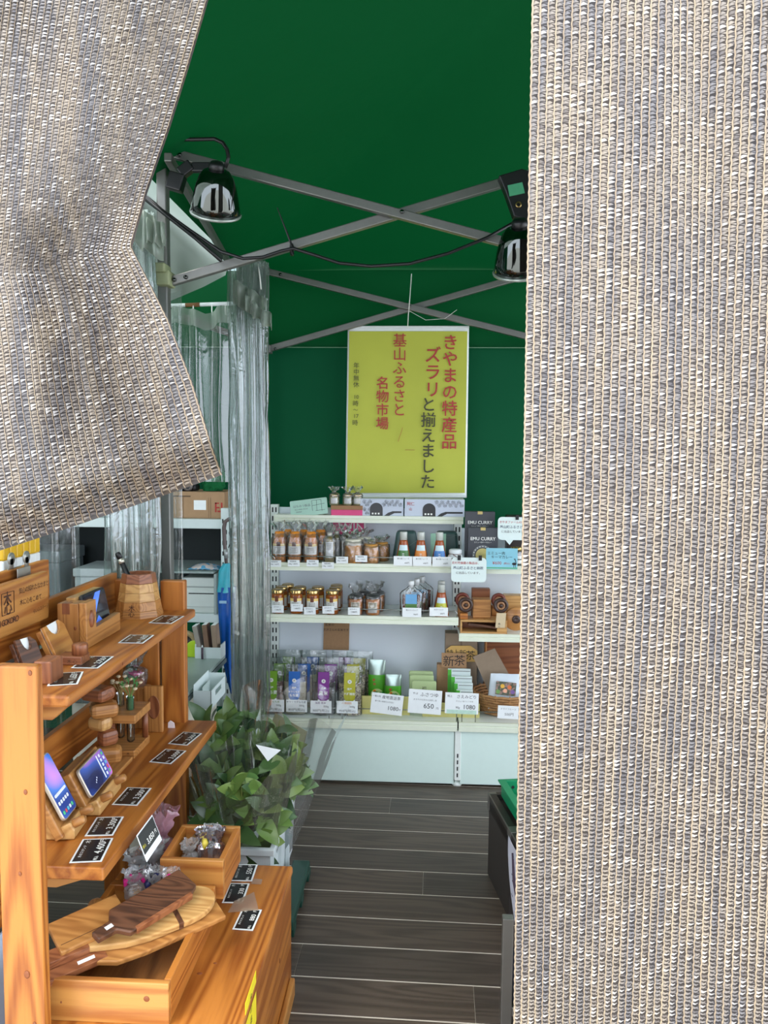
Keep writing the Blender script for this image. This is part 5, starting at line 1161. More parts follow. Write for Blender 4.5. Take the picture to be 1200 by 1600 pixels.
# --- tea bags
def tea_bag(px, Y, w_, h_, label):
    t = thing('tea_bag', label, 'tea bag', pos(px, Y, ZD), group='green foil tea bags')
    def fn(u, v):
        a = 2*pi*u; c_, s_ = cos(a), sin(a); return (w_/2*abs(c_)**.7*(1 if c_ > 0 else -1), (.026*(1-v)**.6+.001)*s_, h_*v)
    B().grid(lambda u, v: fn(u, v*.70), 22, 9, True).obj('green_foil', plain('tea_green', (76, 158, 36), .3), t, True)
    B().grid(lambda u, v: fn(u, .70+.30*v), 22, 5, True).obj('silver_top', plain('tea_silver', (160, 178, 170), .22, .6, var=.05), t, True)
    yl = lambda z: -(.026*max(.02, 1-z/h_)**.6+.0025)
    B().lathe([(0, 0), (.030, .0003)], 20, T(.004, yl(.06)-.004, .072) @ FACE, cap=False).obj('printed_bowl', plain('bowl_print', (176, 196, 130), .5), t)
    b = B(); R_ = random.Random(px)
    for k in range(22):
        x, z = R_.uniform(-.014, .030), R_.uniform(.035, .09); a = R_.uniform(0, 6); d_ = Vector((cos(a), 0, sin(a)))*.010; n_ = Vector((-sin(a), 0, cos(a)))*.004
        p = Vector((x, yl(.06)-.006, z)); b.quad(p-d_, p+n_, p+d_, p-n_)
    recalc(b.obj('printed_leaves', plain('leaf_print', (30, 130, 52), .5, var=.2, scale=120), t, kind='stuff'))
    lettering([('産', -.012, .122*h_/.2, .013), ('地', -.009, .105*h_/.2, .013)], T(0, yl(.11)-.003, 0) @ FACE, RED, t, .02)
    B().slab([(-.014, yl(.08)-.0065, .070), (-.001, yl(.08)-.0065, .072), (-.003, yl(.08)-.0065, .098), (-.015, yl(.08)-.0065, .096)], (0, -.0005, 0)).obj('orange_tag', plain('tea_orange', (236, 150, 30), .4), t); lettering([('直', -.008, .091, .010), ('送', -.0085, .079, .010)], T(0, yl(.08)-.0075, 0) @ FACE, RED, t, .0)
    return t
tea_bag(590, 3.53, .080, .232, 'taller green tea bag with a silver top beside the grain bags'); tea_bag(616, 3.50, .076, .172, 'shorter green tea bag in front of the pale panel')
YB = plain('yellow_box', (206, 198, 124), .6)
o = B().box(-.09, .13, -.005, .005, 0, .085).obj('display_box', YB, None, bevel=.001); o.location = pos(598, 3.445, ZD); tag(o, 'low yellow card box edge behind the handwritten tea cards', 'box')
o = B().box(-.05, .21, -.004, .004, 0, .065).obj('display_box', YB, None, bevel=.001); o.location = pos(680, 3.432, ZD); tag(o, 'yellow card box edge behind the right tea cards', 'box')
t = thing('tea_packets', 'x', 'tea packet'); bpy.data.objects.remove(t)
SG = plain('sage_pack', (176, 194, 142), .6, var=.03)
for k, (px, Y, h_, lb) in enumerate(((665, 3.48, .150, 'front pale sage tea packet with dark characters'), (661, 3.52, .166, 'pale sage tea packet just behind the front one'), (660, 3.55, .176, 'rearmost pale sage tea packet'))):
    t = thing('tea_packet', lb, 'tea packet', pos(px, Y, ZD), group='pale sage tea packets')
    B().slab([(-.052, -.012, 0), (.052, -.012, 0), (.056, -.004, h_*.97), (.05, -.004, h_), (-.052, -.004, h_), (-.057, -.004, h_*.97)], (0, .012, 0)).obj('packet', SG, t, bevel=.002)
    if k == 0: lettering([('初', .0, .118, .022), ('摘', 0, .095, .022)], T(0, -.0130, 0) @ FACE, DKG, t, 0)
WP = plain('white_pack', (206, 218, 216), .35, var=.02); TGR = plain('pack_green', (80, 170, 60), .4)
for k, (px, Y, w_, h_, lb) in enumerate(((729, 3.455, .075, .122, 'front white tea packet in the stack'), (727, 3.48, .085, .146, 'white tea packet behind the front one'), (724, 3.505, .095, .170, 'white tea packet third in the stack'), (720, 3.53, .105, .198, 'tallest white tea packet with a green edge'))):
    t = thing('tea_packet', lb, 'tea packet', pos(px, Y, ZD), group='white tea packets behind the right tea card')
    B().box(-w_/2, w_/2, -.006, .006, 0, h_).obj('packet', WP, t, bevel=.002); B().box(-w_/2-.0006, -w_/2+.016, -.0068, .006, 0, h_*.98).obj('green_edge', TGR, t)
    B().box(-w_/2+.02, w_/2-.002, -.0066, -.0062, h_-.012, h_-.009).obj('seal_line', GREY, t)
    if k == 0: lettering([('茶', 0, .06, .03)], T(0, -.0072, 0) @ FACE, INK, t, 0)
def hand_card(px, py, w_, h_, Y, label, lines, tilt, mat=PAPER, pts=None):
    t = edge_card(px, py, w_, h_, Y, label, lines, tilt, mat, grp=None); return t
hand_card(604.5, 1100, 51, 33, 3.352, 'handwritten tea card reading 1080 in front of the green tea bags', [('一番人気', -.34, .34, .10, INK), ('産地直送茶', .12, .33, .18, INK), ('香り高い緑茶をお手頃に', -.08, .10, .085, GREY), ('1080', .20, -.18, .28, INK), ('円', .42, -.22, .1, INK)], 6)
hand_card(664, 1096.5, 53, 39, 3.350, 'handwritten tea card reading 650 in the middle of the deck', [('やぶ', -.30, .33, .11, INK), ('ふさつゆ', .12, .30, .19, INK), ('まろやかな甘みの深蒸し茶', 0, .08, .08, GREY), ('650', .12, -.16, .29, INK), ('円', .38, -.24, .1, INK)], 3)
hand_card(721.5, 1099, 53, 34, 3.350, 'handwritten tea card reading 1080 before the white tea packets', [('特上', -.36, .33, .12, INK), ('さえみどり', .14, .32, .19, INK), ('やさしい香りとうま味', .08, .10, .08, GREY), ('90g', -.12, -.20, .14, INK), ('1080', .22, -.16, .30, INK)], 1)
hand_card(794, 1113, 33, 21, 3.345, 'small white handwritten card below the wicker basket', [('ドライフルーツ', 0, .25, .17, GREY), ('500円', .05, -.15, .28, GREY)], 2)
# green ink wash along the foot of two tea cards
o = B().box(-.066, .066, -.0009, -.0007, -.048, -.030).obj('green_wash', plain('wash_green', (190, 220, 204), .5, var=.1, scale=60), bpy.data.objects[[q.name for q in bpy.data.objects if q.get('label', '').startswith('handwritten tea card reading 1080 before')][0]])
# kraft cards
def kcard(pts, Y, th, mat, label, nm, lines):
    c = sum((PY(x, y, Y) for x, y in pts), Vector())/len(pts); t = thing(nm, label, 'card', c)
    recalc(B().slab([PY(x, y, Y)-c for x, y in pts], (0, th, 0)).obj('card', mat, t))
    for s, x, y, sz in lines: p = PY(x, y, Y)-c; lettering([(s, p.x, p.z, sz)], T(0, -.001, 0) @ FACE, INK, t, .0)
    return t
kcard([(506, 971), (546, 972), (545, 1016), (505, 1015)], 3.706, .003, KRAFT, 'brown kraft card pinned on the pale panel above the grain bags', 'kraft_card', [('玄米の', 515, 976, .016), ('文沢さんの玄米です', 525, 984, .014)])
t = thing('kraft_box', 'tall brown cardboard box standing behind the tea packets', 'box', pos(722, 3.62, ZD)); B().box(-.076, .076, -.03, .04, 0, .350).obj('carton', plain('grey_kraft', (140, 122, 102), .8), t, bevel=.002); B().box(-.004, .004, -.0306, -.03, .0, .348).obj('seam', plain('kraft_seam', (116, 98, 80), .8), t)
kcard([(697, 1015), (705, 1009), (735, 1009), (746, 1017), (746, 1034), (697, 1034)], 3.575, .003, plain('gold_card', (206, 166, 92), .6), 'golden eight-sided card with brush writing behind the kraft card', 'gold_card', [('特', 703, 1020, .034), ('上', 713, 1020, .034), ('新', 723, 1021, .036), ('茶', 735, 1024, .048)])
kcard([(690, 1020), (729, 1021), (729, 1044), (690, 1043)], 3.555, .003, KRAFT, 'kraft card with two large brushed tea characters', 'kraft_card', [('新', 701, 1033, .055), ('茶', 718, 1032, .055)])
o = B().box(-.052, .018, -.02, .02, 0, .205).obj('kraft_box', KRAFT, None, bevel=.002); o.location = pos(702, 3.585, ZD); tag(o, 'small kraft box propping up the brushed kraft card', 'box')
p0 = PY(764, 1060, 3.47); t = kcard([(739, 1026), (773, 1013), (800, 1062), (775, 1092), (764, 1082)], 3.52, .003, plain('grey_kraft', (140, 122, 102), .8), 'blank tilted grey-brown card in the wicker basket', 'grey_card', [])
# wicker basket, bag with picture, wooden tray board
wb = thing('wicker_basket', 'shallow oval wicker basket at the right end of the base deck', 'basket', pos(796, 3.52, ZD+.004))
WK = plain('wicker', (166, 122, 76), .7, var=.25, scale=60)
for L in range(8):
    z = .008+L*.0125; r = .118+.006*L
    pts = [((r+.004*(1 if (k+L) % 2 else -1))*cos(2*pi*k/32), (r*.72+.004*(1 if (k+L) % 2 else -1))*sin(2*pi*k/32), z+(.02*max(0, cos(2*pi*k/32))**2 if L > 4 else 0)) for k in range(33)]
    B().tube(pts, .0062, 6, cap=False).obj('wicker_strand', WK, wb, True)
for k in range(16): a = 2*pi*k/16; B().tube([(.115*cos(a), .083*sin(a), .002), (.168*cos(a), .121*sin(a), .105)], .0035, 5).obj('stake', WK, wb, True)
B().lathe([(0, 0), (.115, 0), (.115, .004), (0, .004)], 24, Matrix.Diagonal((1, .72, 1, 1)), cap=False).obj('bottom', WK, wb)
db_ = thing('picture_bag', 'whitish plastic bag printed with a small garden picture in the wicker basket', 'bag', pos(789, 3.46, ZD+.03)); db_.rotation_euler = (radians(-6), radians(5), 0)
def fn(u, v): a = 2*pi*u; c_, s_ = cos(a), sin(a); return (.072*abs(c_)**.7*(1 if c_ > 0 else -1)*(1-.05*v), (.02*(1-v)**.5+.002)*s_+.004*noise.noise(Vector((c_*3, v*5, 2))), .165*v+.006*c_*v)
B().grid(fn, 24, 12, True).obj('film', plain('milky_bag', (204, 214, 222), .3, var=.03), db_, True)
pic = speck('garden_print', (74, 84, 66), (150, 120, 110), 120, .5, .4)
B().box(-.042, .050, -.0245, -.0235, .072, .132).obj('picture', pic, db_)
for k, (x, z, c_) in enumerate(((-.012, .112, (220, 170, 60)), (.02, .110, (210, 110, 60)), (.002, .092, (230, 170, 140)), (-.030, .085, (110, 150, 80)), (.036, .090, (120, 90, 150)))):
    B().lathe([(0, 0), (.010, .0004)], 8, T(x, -.0249, z) @ FACE, cap=False).obj('picture_flower', plain('flower_spot_%d' % k, c_, .5), db_)
lettering([('季節の花と木の実を集めました', 0, .055, .0075), ('乾燥してお使いください', 0, .043, .0075)], T(0, -.026, 0) @ FACE, GREY, db_, 0)
wt = thing('wooden_tray', 'brown wooden tray standing on edge behind the wicker basket', 'tray', pos(812, 3.66, ZD)); 
B().box(-.155, .2, .0, .012, 0, .33).obj('tray_bottom', CHERRY['X'], wt); B().box(-.162, -.152, -.035, .012, 0, .336).obj('rim', OAK['Z'], wt, bevel=.002); B().box(-.152, .2, -.035, .012, .326, .336).obj('rim', OAK['X'], wt, bevel=.002)
# --- wooden wheels and boxes on the right shelf
WHD = plain('wheel_dark', (62, 42, 34), .35, scale=50); WHL = plain('wheel_light', (156, 112, 76), .4, scale=50)
def wheel(px, py, Y, r, label, dark=WHD):
    p = PY(px, py, Y); t = thing('turned_disc', label, 'wooden disc', p); F_ = FACE
    B().lathe([(0, -.010), (r*.94, -.010), (r, -.005), (r, .006), (r*.92, .011), (r*.60, .011), (r*.58, .006), (0, .006)], 32, F_, cap=False).obj('tyre', dark, t, True)
    B().lathe([(0, .0), (r*.56, .0), (r*.56, .009), (r*.50, .0115), (r*.32, .0115), (r*.30, .008), (0, .008)], 28, F_, cap=False).obj('disc', WHL, t, True)
    B().lathe([(0, 0), (r*.24, 0), (r*.24, .013), (r*.12, .015), (0, .015)], 18, F_, cap=False).obj('hub', dark, t, True); return t
def wbox(px, Y, z, w_, d_, h_, mat, name, label, cat='block'):
    o = B().box(-w_/2, w_/2, -d_/2, d_/2, 0, h_).obj(name, mat, None, bevel=.003); o.location = pos(px, Y, z); tag(o, label, cat); return o
wt = thing('wooden_tray', 'light wooden letter tray lying under the dark discs', 'tray', pos(756, 3.475, ZR+.001)); HT = .062
for a in ((-.105, .105, -.045, .05, 0, .008), (-.105, .105, -.045, .05, HT-.010, HT), (-.105, -.097, -.045, .05, .008, HT-.010), (.060, .105, -.040, .05, .008, HT-.010)): B().box(*a).obj('side', MAPLE['X'], wt, bevel=.001)
B().box(-.097, .06, .04, .05, .008, HT-.01).obj('back', CHERRY['X'], wt)
o = B().box(-.065, .065, -.03, .02, 0, .012).obj('wooden_ruler', WALNUT['X'], None, bevel=.002); o.location = pos(754, 3.475, ZR+.026); o.rotation_euler = (0, radians(6), 0); tag(o, 'dark wooden strip lying inside the letter tray', 'strip')
wbox(753, 3.50, ZR+HT+.001, .082, .07, .086, OAK['X'], 'wooden_block', 'light square wooden block between the two pairs of dark discs'); wbox(751.5, 3.60, ZR+.001, .085, .04, .178, CHERRY['X'], 'wooden_block', 'brown wooden block rising behind the light square block')
wbox(725.5, 3.455, ZR+HT+.001, .036, .03, .026, PINE['X'], 'wooden_block', 'small orange block under the left dark disc'); wbox(722, 3.56, ZR+.001, .036, .03, .110, PINE2['X'], 'wooden_block', 'upright block behind the left dark disc')
wbox(777, 3.56, ZR+.001, .05, .03, .105, PINE2['X'], 'wooden_block', 'upright block behind the right dark discs'); wbox(806, 3.60, ZR+.001, .11, .06, .150, MAPLE['X'], 'wooden_box', 'pale wooden box behind the big round platter', 'box')
wheel(727.5, 945, 3.45, .034, 'dark turned wooden disc, front of the left pair', WHD); wheel(722.5, 937, 3.53, .034, 'reddish turned disc behind the left dark one', plain('wheel_red', (112, 50, 34), .35)); wheel(782.5, 946, 3.45, .034, 'dark turned disc with a broad light middle, right pair'); wheel(779, 938, 3.53, .034, 'reddish turned disc behind the right dark one', plain('wheel_red', (112, 50, 34), .35))
t = thing('turned_platter', 'big round light wooden platter with a dark knob at the right end', 'platter', PY(806, 967, 3.46))
B().lathe([(0, -.008), (.050, -.008), (.054, -.004), (.054, .004), (.050, .008), (0, .010)], 36, FACE, cap=False).obj('disc', OAK['X'], t, True); B().lathe([(0, .008), (.017, .008), (.019, .014), (.016, .018), (.008, .018), (0, .016)], 22, FACE, cap=False).obj('knob', WHD, t, True)
kcard([(776, 958), (791, 958), (789, 981), (774, 981)], 3.418, .002, plain('cream_card', (206, 186, 150), .6), 'small cream hang card in front of the letter tray', 'hang_card', [('木', 780, 975, .014), ('心', 780, 979, .010)])
# ================================================================== LEFT STORAGE CORNER
SH = plain('storage_white', (206, 218, 216), .4, var=.02)
sr = thing('storage_shelf', 'white slotted steel storage shelf against the green wall in the left corner', 'shelf', (-1.25, 3.65, 0)); SRO = Vector((-1.25, 3.65, 0))
def sbx(name, x0, x1, y0, y1, z0, z1, mat=SH): return gb_(name, x0, x1, y0, y1, z0, z1, mat, .003, sr, SRO)
for x in (-.905, -2.2):
    for y in (3.50, 3.84):
        u = sbx('upright', x-.018, x+.018, y-.018, y+.018, 0, 1.24)
        if y < 3.6:
            b = B(); [b.box(s-.003, s+.003, -.0190, -.0180, -.55+k*.05, -.53+k*.05) for k in range(23) for s in (-.008, .008)]; b.obj('slots', SLOT, u, kind='stuff')
for z0, z1 in ((1.142, 1.186), (.700, .742), (.300, .335)): sbx('shelf_board', -2.22, -.89, 3.50, 3.86, z0, z1)
sbx('inner_tray', -1.28, -.955, 3.47, 3.85, .936, .945, plain('grey_tray', (150, 164, 162), .4))
sbx('tray_side', -.955, -.945, 3.47, 3.85, .743, .935, plain('grey_tray', (150, 164, 162), .4))
sbx('dark_back', -2.18, -.93, 3.858, 3.866, .743, 1.141, plain('dark_backing', (26, 34, 34), .8))
ZS = 1.1865
for x, z, w_, h_, c_, lb in ((-1.42, 1.1865, .34, .15, (176, 184, 182), 'pale grey storage box on the top shelf behind the clear vinyl'), (-1.80, 1.1865, .30, .11, (150, 140, 126), 'low kraft storage box far left on the top shelf'), (-1.48, .7425, .32, .20, (168, 178, 178), 'grey storage box on the middle shelf behind the clear vinyl'), (-1.86, .7425, .30, .28, (96, 106, 108), 'dark grey storage box on the middle shelf far left')):
    t = thing('storage_box', lb, 'box', (x, 3.66, z)); m_ = plain('storage_%d' % int(-x*100), c_, .6)
    B().box(-w_/2, w_/2, -.13, .13, 0, h_*.8).obj('body', m_, t, bevel=.006); B().box(-w_/2-.006, w_/2+.006, -.136, .136, h_*.8, h_).obj('lid', m_, t, bevel=.006); B().box(-.05, .05, -.1312, -.13, h_*.3, h_*.55).obj('label', PAPER, t)
q = PY(322, 800, 3.55)
cbx = thing('cardboard_box', 'brown cardboard box with red marks on the top storage shelf', 'box', (-1.075, 3.66, ZS)); CB = plain('corrugated', (168, 134, 100), .8, var=.05)
B().box(-.17, .155, -.12, .12, 0, .125).obj('carton', CB, cbx, bevel=.003)
B().box(-.11, -.005, -.1206, -.12, .100, .106).obj('hand_slot', plain('slot_brown', (96, 76, 58), .9), cbx); B().box(.01, .068, -.1208, -.12, .040, .085).obj('white_label', PAPER, cbx)
for x in (-.075, -.040, .08, .09): B().box(x-.0006, x+.0006, -.1208, -.12, .002, .098).obj('crease', plain('slot_brown', (96, 76, 58), .9), cbx)
for x in (-.118, .128):
    RB_ = plain('box_red', (176, 58, 50), .7, var=0); b = B()
    for a in ((x-.018, x-.010, .03, .075), (x+.010, x+.018, .03, .075), (x-.018, x+.002, .069, .075), (x-.006, x+.012, .030, .038), (x-.010, x+.004, .048, .055)): b.box(a[0], a[1], -.1207, -.12, a[2], a[3])
    b.obj('red_mark', RB_, cbx, kind='stuff')
gbg = thing('green_bag', 'crumpled green cloth bag on top of the cardboard box', 'bag', (-1.00, 3.62, ZS+.1265))
def fn(u, v):
    a = 2*pi*u; r = .055*(1+.35*noise.noise(Vector((cos(a)*2, sin(a)*2, v*4+3))))*(sin(pi*min(.97, .2+v*.75)))**.6
    return (r*cos(a)*(1.1-.2*v)+.03*v, r*sin(a)*.8, .10*v)
B().grid(fn, 24, 10, True).obj('cloth', cloth('bag_green', (28, 110, 62), .1, bump=.5, bscale=30), gbg, True)
t = thing('tool_case', 'dark rumpled bundle with straps lying on the cardboard box', 'bundle', (-1.12, 3.60, ZS+.1265))
B().box(-.06, .06, -.035, .035, 0, .035).obj('pouch', BLACK, t, bevel=.012)
for x in (-.03, .022): B().lathe([(.012, -.008), (.022, -.008), (.022, .008), (.012, .008)], 16, T(x, -.038, .022) @ FACE, cap=False).obj('buckle', plain('grey_buckle', (110, 104, 100), .4, .3), t, True)
B().box(-.02, .05, -.02, .03, .036, .045).obj('red_strap', plain('strap_red', (150, 40, 36), .6), t, bevel=.003); B().slab([(-.075, -.045, .03), (-.062, -.045, .03), (-.062, -.045, -.012), (-.069, -.045, -.018), (-.075, -.045, -.012)], (0, .002, 0)).obj('white_tag', PAPER, t)
pk = thing('snack_packet', 'crumpled blue patterned packet on the grey tray', 'packet', (-1.02, 3.57, .9455))
def fn(u, v): x, y = (u-.5)*.15, (v-.5)*.11; return (x, y, .002+.022*(1-(2*u-1)**2)*(1-(2*v-1)**2)+.008*abs(noise.noise(Vector((u*6, v*6, 2)))))
B().grid(fn, 14, 10).obj('wrapper', speck('packet_print', (90, 160, 200), (214, 200, 196), 60, .5, .25), pk, True)
pr_ = thing('printer', 'pale grey office machine on the middle storage shelf', 'printer', (-1.018, 3.64, .7425))
PRM = plain('printer_grey', (204, 212, 206), .4, var=.02)
B().slab([(-.105, -.13, .012), (-.097, -.13, 0), (.1, -.13, 0), (.105, -.13, .02), (.1, -.13, .168), (-.095, -.13, .168), (-.105, -.13, .150)], (0, .26, 0)).obj('body', PRM, pr_, bevel=.006); recalc(pr_.children[0])
B().box(-.08, .095, -.136, -.129, .03, .112).obj('front_cover', PRM, pr_, bevel=.005); B().box(-.065, .085, -.1375, -.1355, .092, .097).obj('paper_slot', SLOT, pr_); B().box(-.10, .10, -.134, -.13, .122, .128).obj('lid_line', plain('line_grey', (150, 158, 152), .5), pr_)
# desk and things on it
dk = thing('side_table', 'grey-topped table with a pale cabinet base behind the pine rack', 'table', (-1.2, 2.95, 0)); DO = Vector((-1.2, 2.95, 0))
def dbx(name, x0, x1, y0, y1, z0, z1, mat, bev=.003): return gb_(name, x0, x1, y0, y1, z0, z1, mat, bev, dk, DO)
dbx('table_top', -1.30, -.850, 2.69, 3.27, .598, .612, plain('table_grey', (150, 166, 160), .35, var=.02)); dbx('edge_band', -1.305, -.846, 2.685, 3.275, .578, .597, plain('edge_dark', (92, 104, 104), .4))
dbx('cabinet_base', -1.28, -.885, 2.71, 3.25, 0, .577, plain('cream_panel', (220, 216, 198), .5, var=.04))
td = thing('tape_dispenser', 'lime green tape dispenser at the back of the grey table', 'tape dispenser', (-1.02, 3.235, .6125)); LIME = plain('lime_plastic', (170, 200, 40), .3, var=0)
B().slab([(-.09, -.02, 0), (.075, -.02, 0), (.075, -.02, .055), (.06, -.02, .075), (.03, -.02, .07), (0, -.02, .045), (-.03, -.02, .028), (-.06, -.02, .045), (-.075, -.02, .055), (-.09, -.02, .04)], (0, .04, 0)).obj('body', LIME, td, bevel=.003); recalc(td.children[0])
B().lathe([(.032, -.010), (.050, -.010), (.050, .010), (.032, .010), (.032, -.010)], 28, T(.005, 0, .060) @ FACE, cap=False).obj('tape_roll', plain('tape_roll', (160, 140, 100), .4), td, True); B().lathe([(0, -.011), (.0315, -.011), (.0315, .011), (0, .011)], 24, T(.005, 0, .060) @ FACE, cap=False).obj('core', BLK, td, True)
bx_ = thing('file_box', 'white open file box of books on the back of the grey table', 'file box', (-.905, 3.235, .6125))
B().box(-.06, .055, -.035, -.031, 0, .048).obj('front_wall', SH, bx_); B().box(-.06, -.056, -.031, .035, 0, .06).obj('side_wall', SH, bx_); B().box(.051, .055, -.031, .035, 0, .06).obj('side_wall', SH, bx_); B().box(-.056, .051, -.031, .035, 0, .004).obj('bottom', SH, bx_)
for k, (x, c_, lean, h_, lb) in enumerate(((-.038, (150, 142, 132), -.20, .135, 'grey leaning book in the white file box'), (-.006, (120, 92, 72), -.12, .140, 'brown book in the middle of the white file box'), (.028, (150, 128, 108), -.08, .138, 'tan book at the right in the white file box'))):
    t = thing('book', lb, 'book', (-.905+x, 3.230, .6170), rot=(0, lean, 0), group='books in the white file box'); m_ = plain('book_%d' % k, c_, .7)
    B().box(-.011, .011, -.02, .035, 0, h_).obj('cover', m_, t, bevel=.003); B().box(-.009, .009, -.018, .037, h_, h_+.001).obj('pages', PAPER, t)
t = thing('marker_pen', 'thin white-capped marker standing in the white file box', 'pen', (-.930, 3.19, .6130)); B().tube([(0, 0, 0), (0, 0, .050)], .005, 8).obj('barrel', plain('pen_plum', (70, 50, 66), .4), t, True); B().tube([(0, 0, .050), (0, 0, .060)], [.004, .002], 8).obj('cap', PAPER, t, True)
wbk = thing('wall_bin', 'white open plastic bin hooked on the edge of the grey table', 'bin', (-.800, 2.84, .552)); BX, BY_, BZ = .034, .10, .066
for nm, a in (('front_wall', (-BX, BX, -BY_, -BY_+.003, 0, BZ)), ('back_wall', (-BX, BX, BY_-.003, BY_, 0, BZ+.012)), ('side_wall', (-BX, -BX+.003, -BY_+.003, BY_-.003, 0, BZ+.022)), ('bottom', (-BX, BX, -BY_, BY_, -.003, 0))): B().box(*a).obj(nm, SH, wbk, bevel=.001)
sw = B()
for a in ((-BY_, -.045, 0, BZ), (.045, BY_, 0, BZ), (-.045, .045, 0, .032), (-.045, .045, .052, BZ)): sw.box(BX-.003, BX, a[0], a[1], a[2], a[3])
sw.obj('side_wall', SH, wbk); B().box(-.018, -.016, -.04, .06, .0, .060).obj('divider', SH, wbk)
# umbrella hooked on the shelf upright
um = thing('umbrella', 'blue umbrella with a turquoise band hanging from the storage shelf upright', 'umbrella', PY(353, 830, 3.36)); UO = Vector(um.location)
def up_(x, y, Y=3.36): return PY(x, y, Y)-UO
B().tube([up_(366, 812), up_(358, 811), up_(352, 815), up_(350, 824), up_(351, 850), up_(353, 872), up_(354, 888)], [.009]*3+[.009, .0085, .008, .006], 10).obj('handle', plain('handle_brown', (92, 78, 76), .35), um, True)
B().tube([up_(352.5, 858), up_(353.5, 872)], .0095, 10).obj('collar', plain('collar_grey', (160, 164, 164), .3, .5), um, True)
def canopy_roll(pts, mat, nm):
    vs = []
    def fn(u, v):
        k = v*(len(pts)-1); i = min(int(k), len(pts)-2); f = k-i
        (x0, y0, r0), (x1, y1, r1) = pts[i], pts[i+1]; c = up_(x0+(x1-x0)*f, y0+(y1-y0)*f); r = (r0+(r1-r0)*f)*(1+.16*sin(6*2*pi*u+v*5)); return c+Vector((r*cos(2*pi*u), r*sin(2*pi*u), 0))
    return B().grid(fn, 36, 16, True).obj(nm, mat, um, True)
canopy_roll([(354, 880, .012), (352, 892, .026), (353, 915, .034), (355, 924, .040)], plain('turquoise', (52, 168, 186), .35), 'turquoise_band')
canopy_roll([(355, 916, .036), (355, 935, .037), (356, 985, .034), (357, 1030, .026), (360, 1062, .014), (362, 1084, .004)], plain('umbrella_blue', (16, 84, 168), .28, var=.08), 'blue_canopy')
B().box(*(lambda c: (c.x-.016, c.x+.016, c.y-.043, c.y-.041, c.z-.006, c.z+.006))(up_(352, 938))).obj('strap_label', plain('pale_blue', (150, 190, 214), .4), um)
B().tube([up_(364, 822, 3.38), up_(358, 832, 3.38), up_(361, 846, 3.38), up_(357, 856, 3.38)], .0022, 6).obj('wrist_strap', BLACK, um)
# ================================================================== BUCKET OF WRAPPED BRANCHES
bn = thing('plastic_bin', 'tall white plastic bin on the floor beyond the low cabinet', 'bin', (-.605, 2.55, 0)); BW = plain('bin_white', (214, 222, 222), .35, var=.02)
x0, x1, y0, y1, zt = -.15, .143, -.235, .245, .25
def wallq(nm, a, b_, th): # tapered wall panel
    c = [(a[0]*.93, a[1]*.93, .0), (b_[0]*.93, b_[1]*.93, 0), (b_[0], b_[1], zt), (a[0], a[1], zt)]
    return recalc(B().slab(c, th).obj(nm, BW, bn, bevel=.002))
wallq('wall', (x0, y0), (x1, y0), (0, .005, 0)); wallq('wall', (x1, y0), (x1, y1), (-.005, 0, 0)); wallq('wall', (x1, y1), (x0, y1), (0, -.005, 0)); wallq('wall', (x0, y1), (x0, y0), (.005, 0, 0))
B().box(x0*.93, x1*.93, y0*.93, y1*.93, .0, .006).obj('bottom', BW, bn)
for a in ((x0-.014, x1+.014, y0-.014, y0+.004), (x0-.014, x1+.014, y1-.004, y1+.014), (x0-.014, x0+.004, y0+.004, y1-.004), (x1-.004, x1+.014, y0+.004, y1-.004)): B().box(*a, zt-.018, zt+.004).obj('rim', BW, bn, bevel=.003)
for y in (-.08, .06): B().box(x1-.006, x1+.008, y-.006, y+.006, .03, zt-.02).obj('rib', BW, bn, bevel=.002)
LEAF = [plain('leaf_%d' % i, c_, .32, var=.12, scale=25, spec=.6) for i, c_ in enumerate(((84, 118, 62), (102, 132, 64), (72, 104, 58), (122, 146, 72), (62, 92, 54)))]
def leaf_mesh(i, L=.085, W_=.038):
    b = B(); rows = [(k/10, max(.02, sin(pi*(k/10)**.85)**.75)) for k in range(11)]
    for t_, w_ in rows:
        x = L*t_; z = -.10*L*(t_-.3)**2*4+.0; b.v += [Vector((x, -W_/2*w_, z+.10*W_*w_)), Vector((x, 0, z)), Vector((x, W_/2*w_, z+.10*W_*w_))]
    for k in range(10):
        a = k*3; b.f += [(a, a+3, a+4, a+1), (a+1, a+4, a+5, a+2)]
    return b.mesh('leaf', LEAF[i], True)
LM = [leaf_mesh(i, .088+.014*(i % 3), .044+.005*(i % 2)) for i in range(5)]
R2 = random.Random(11)
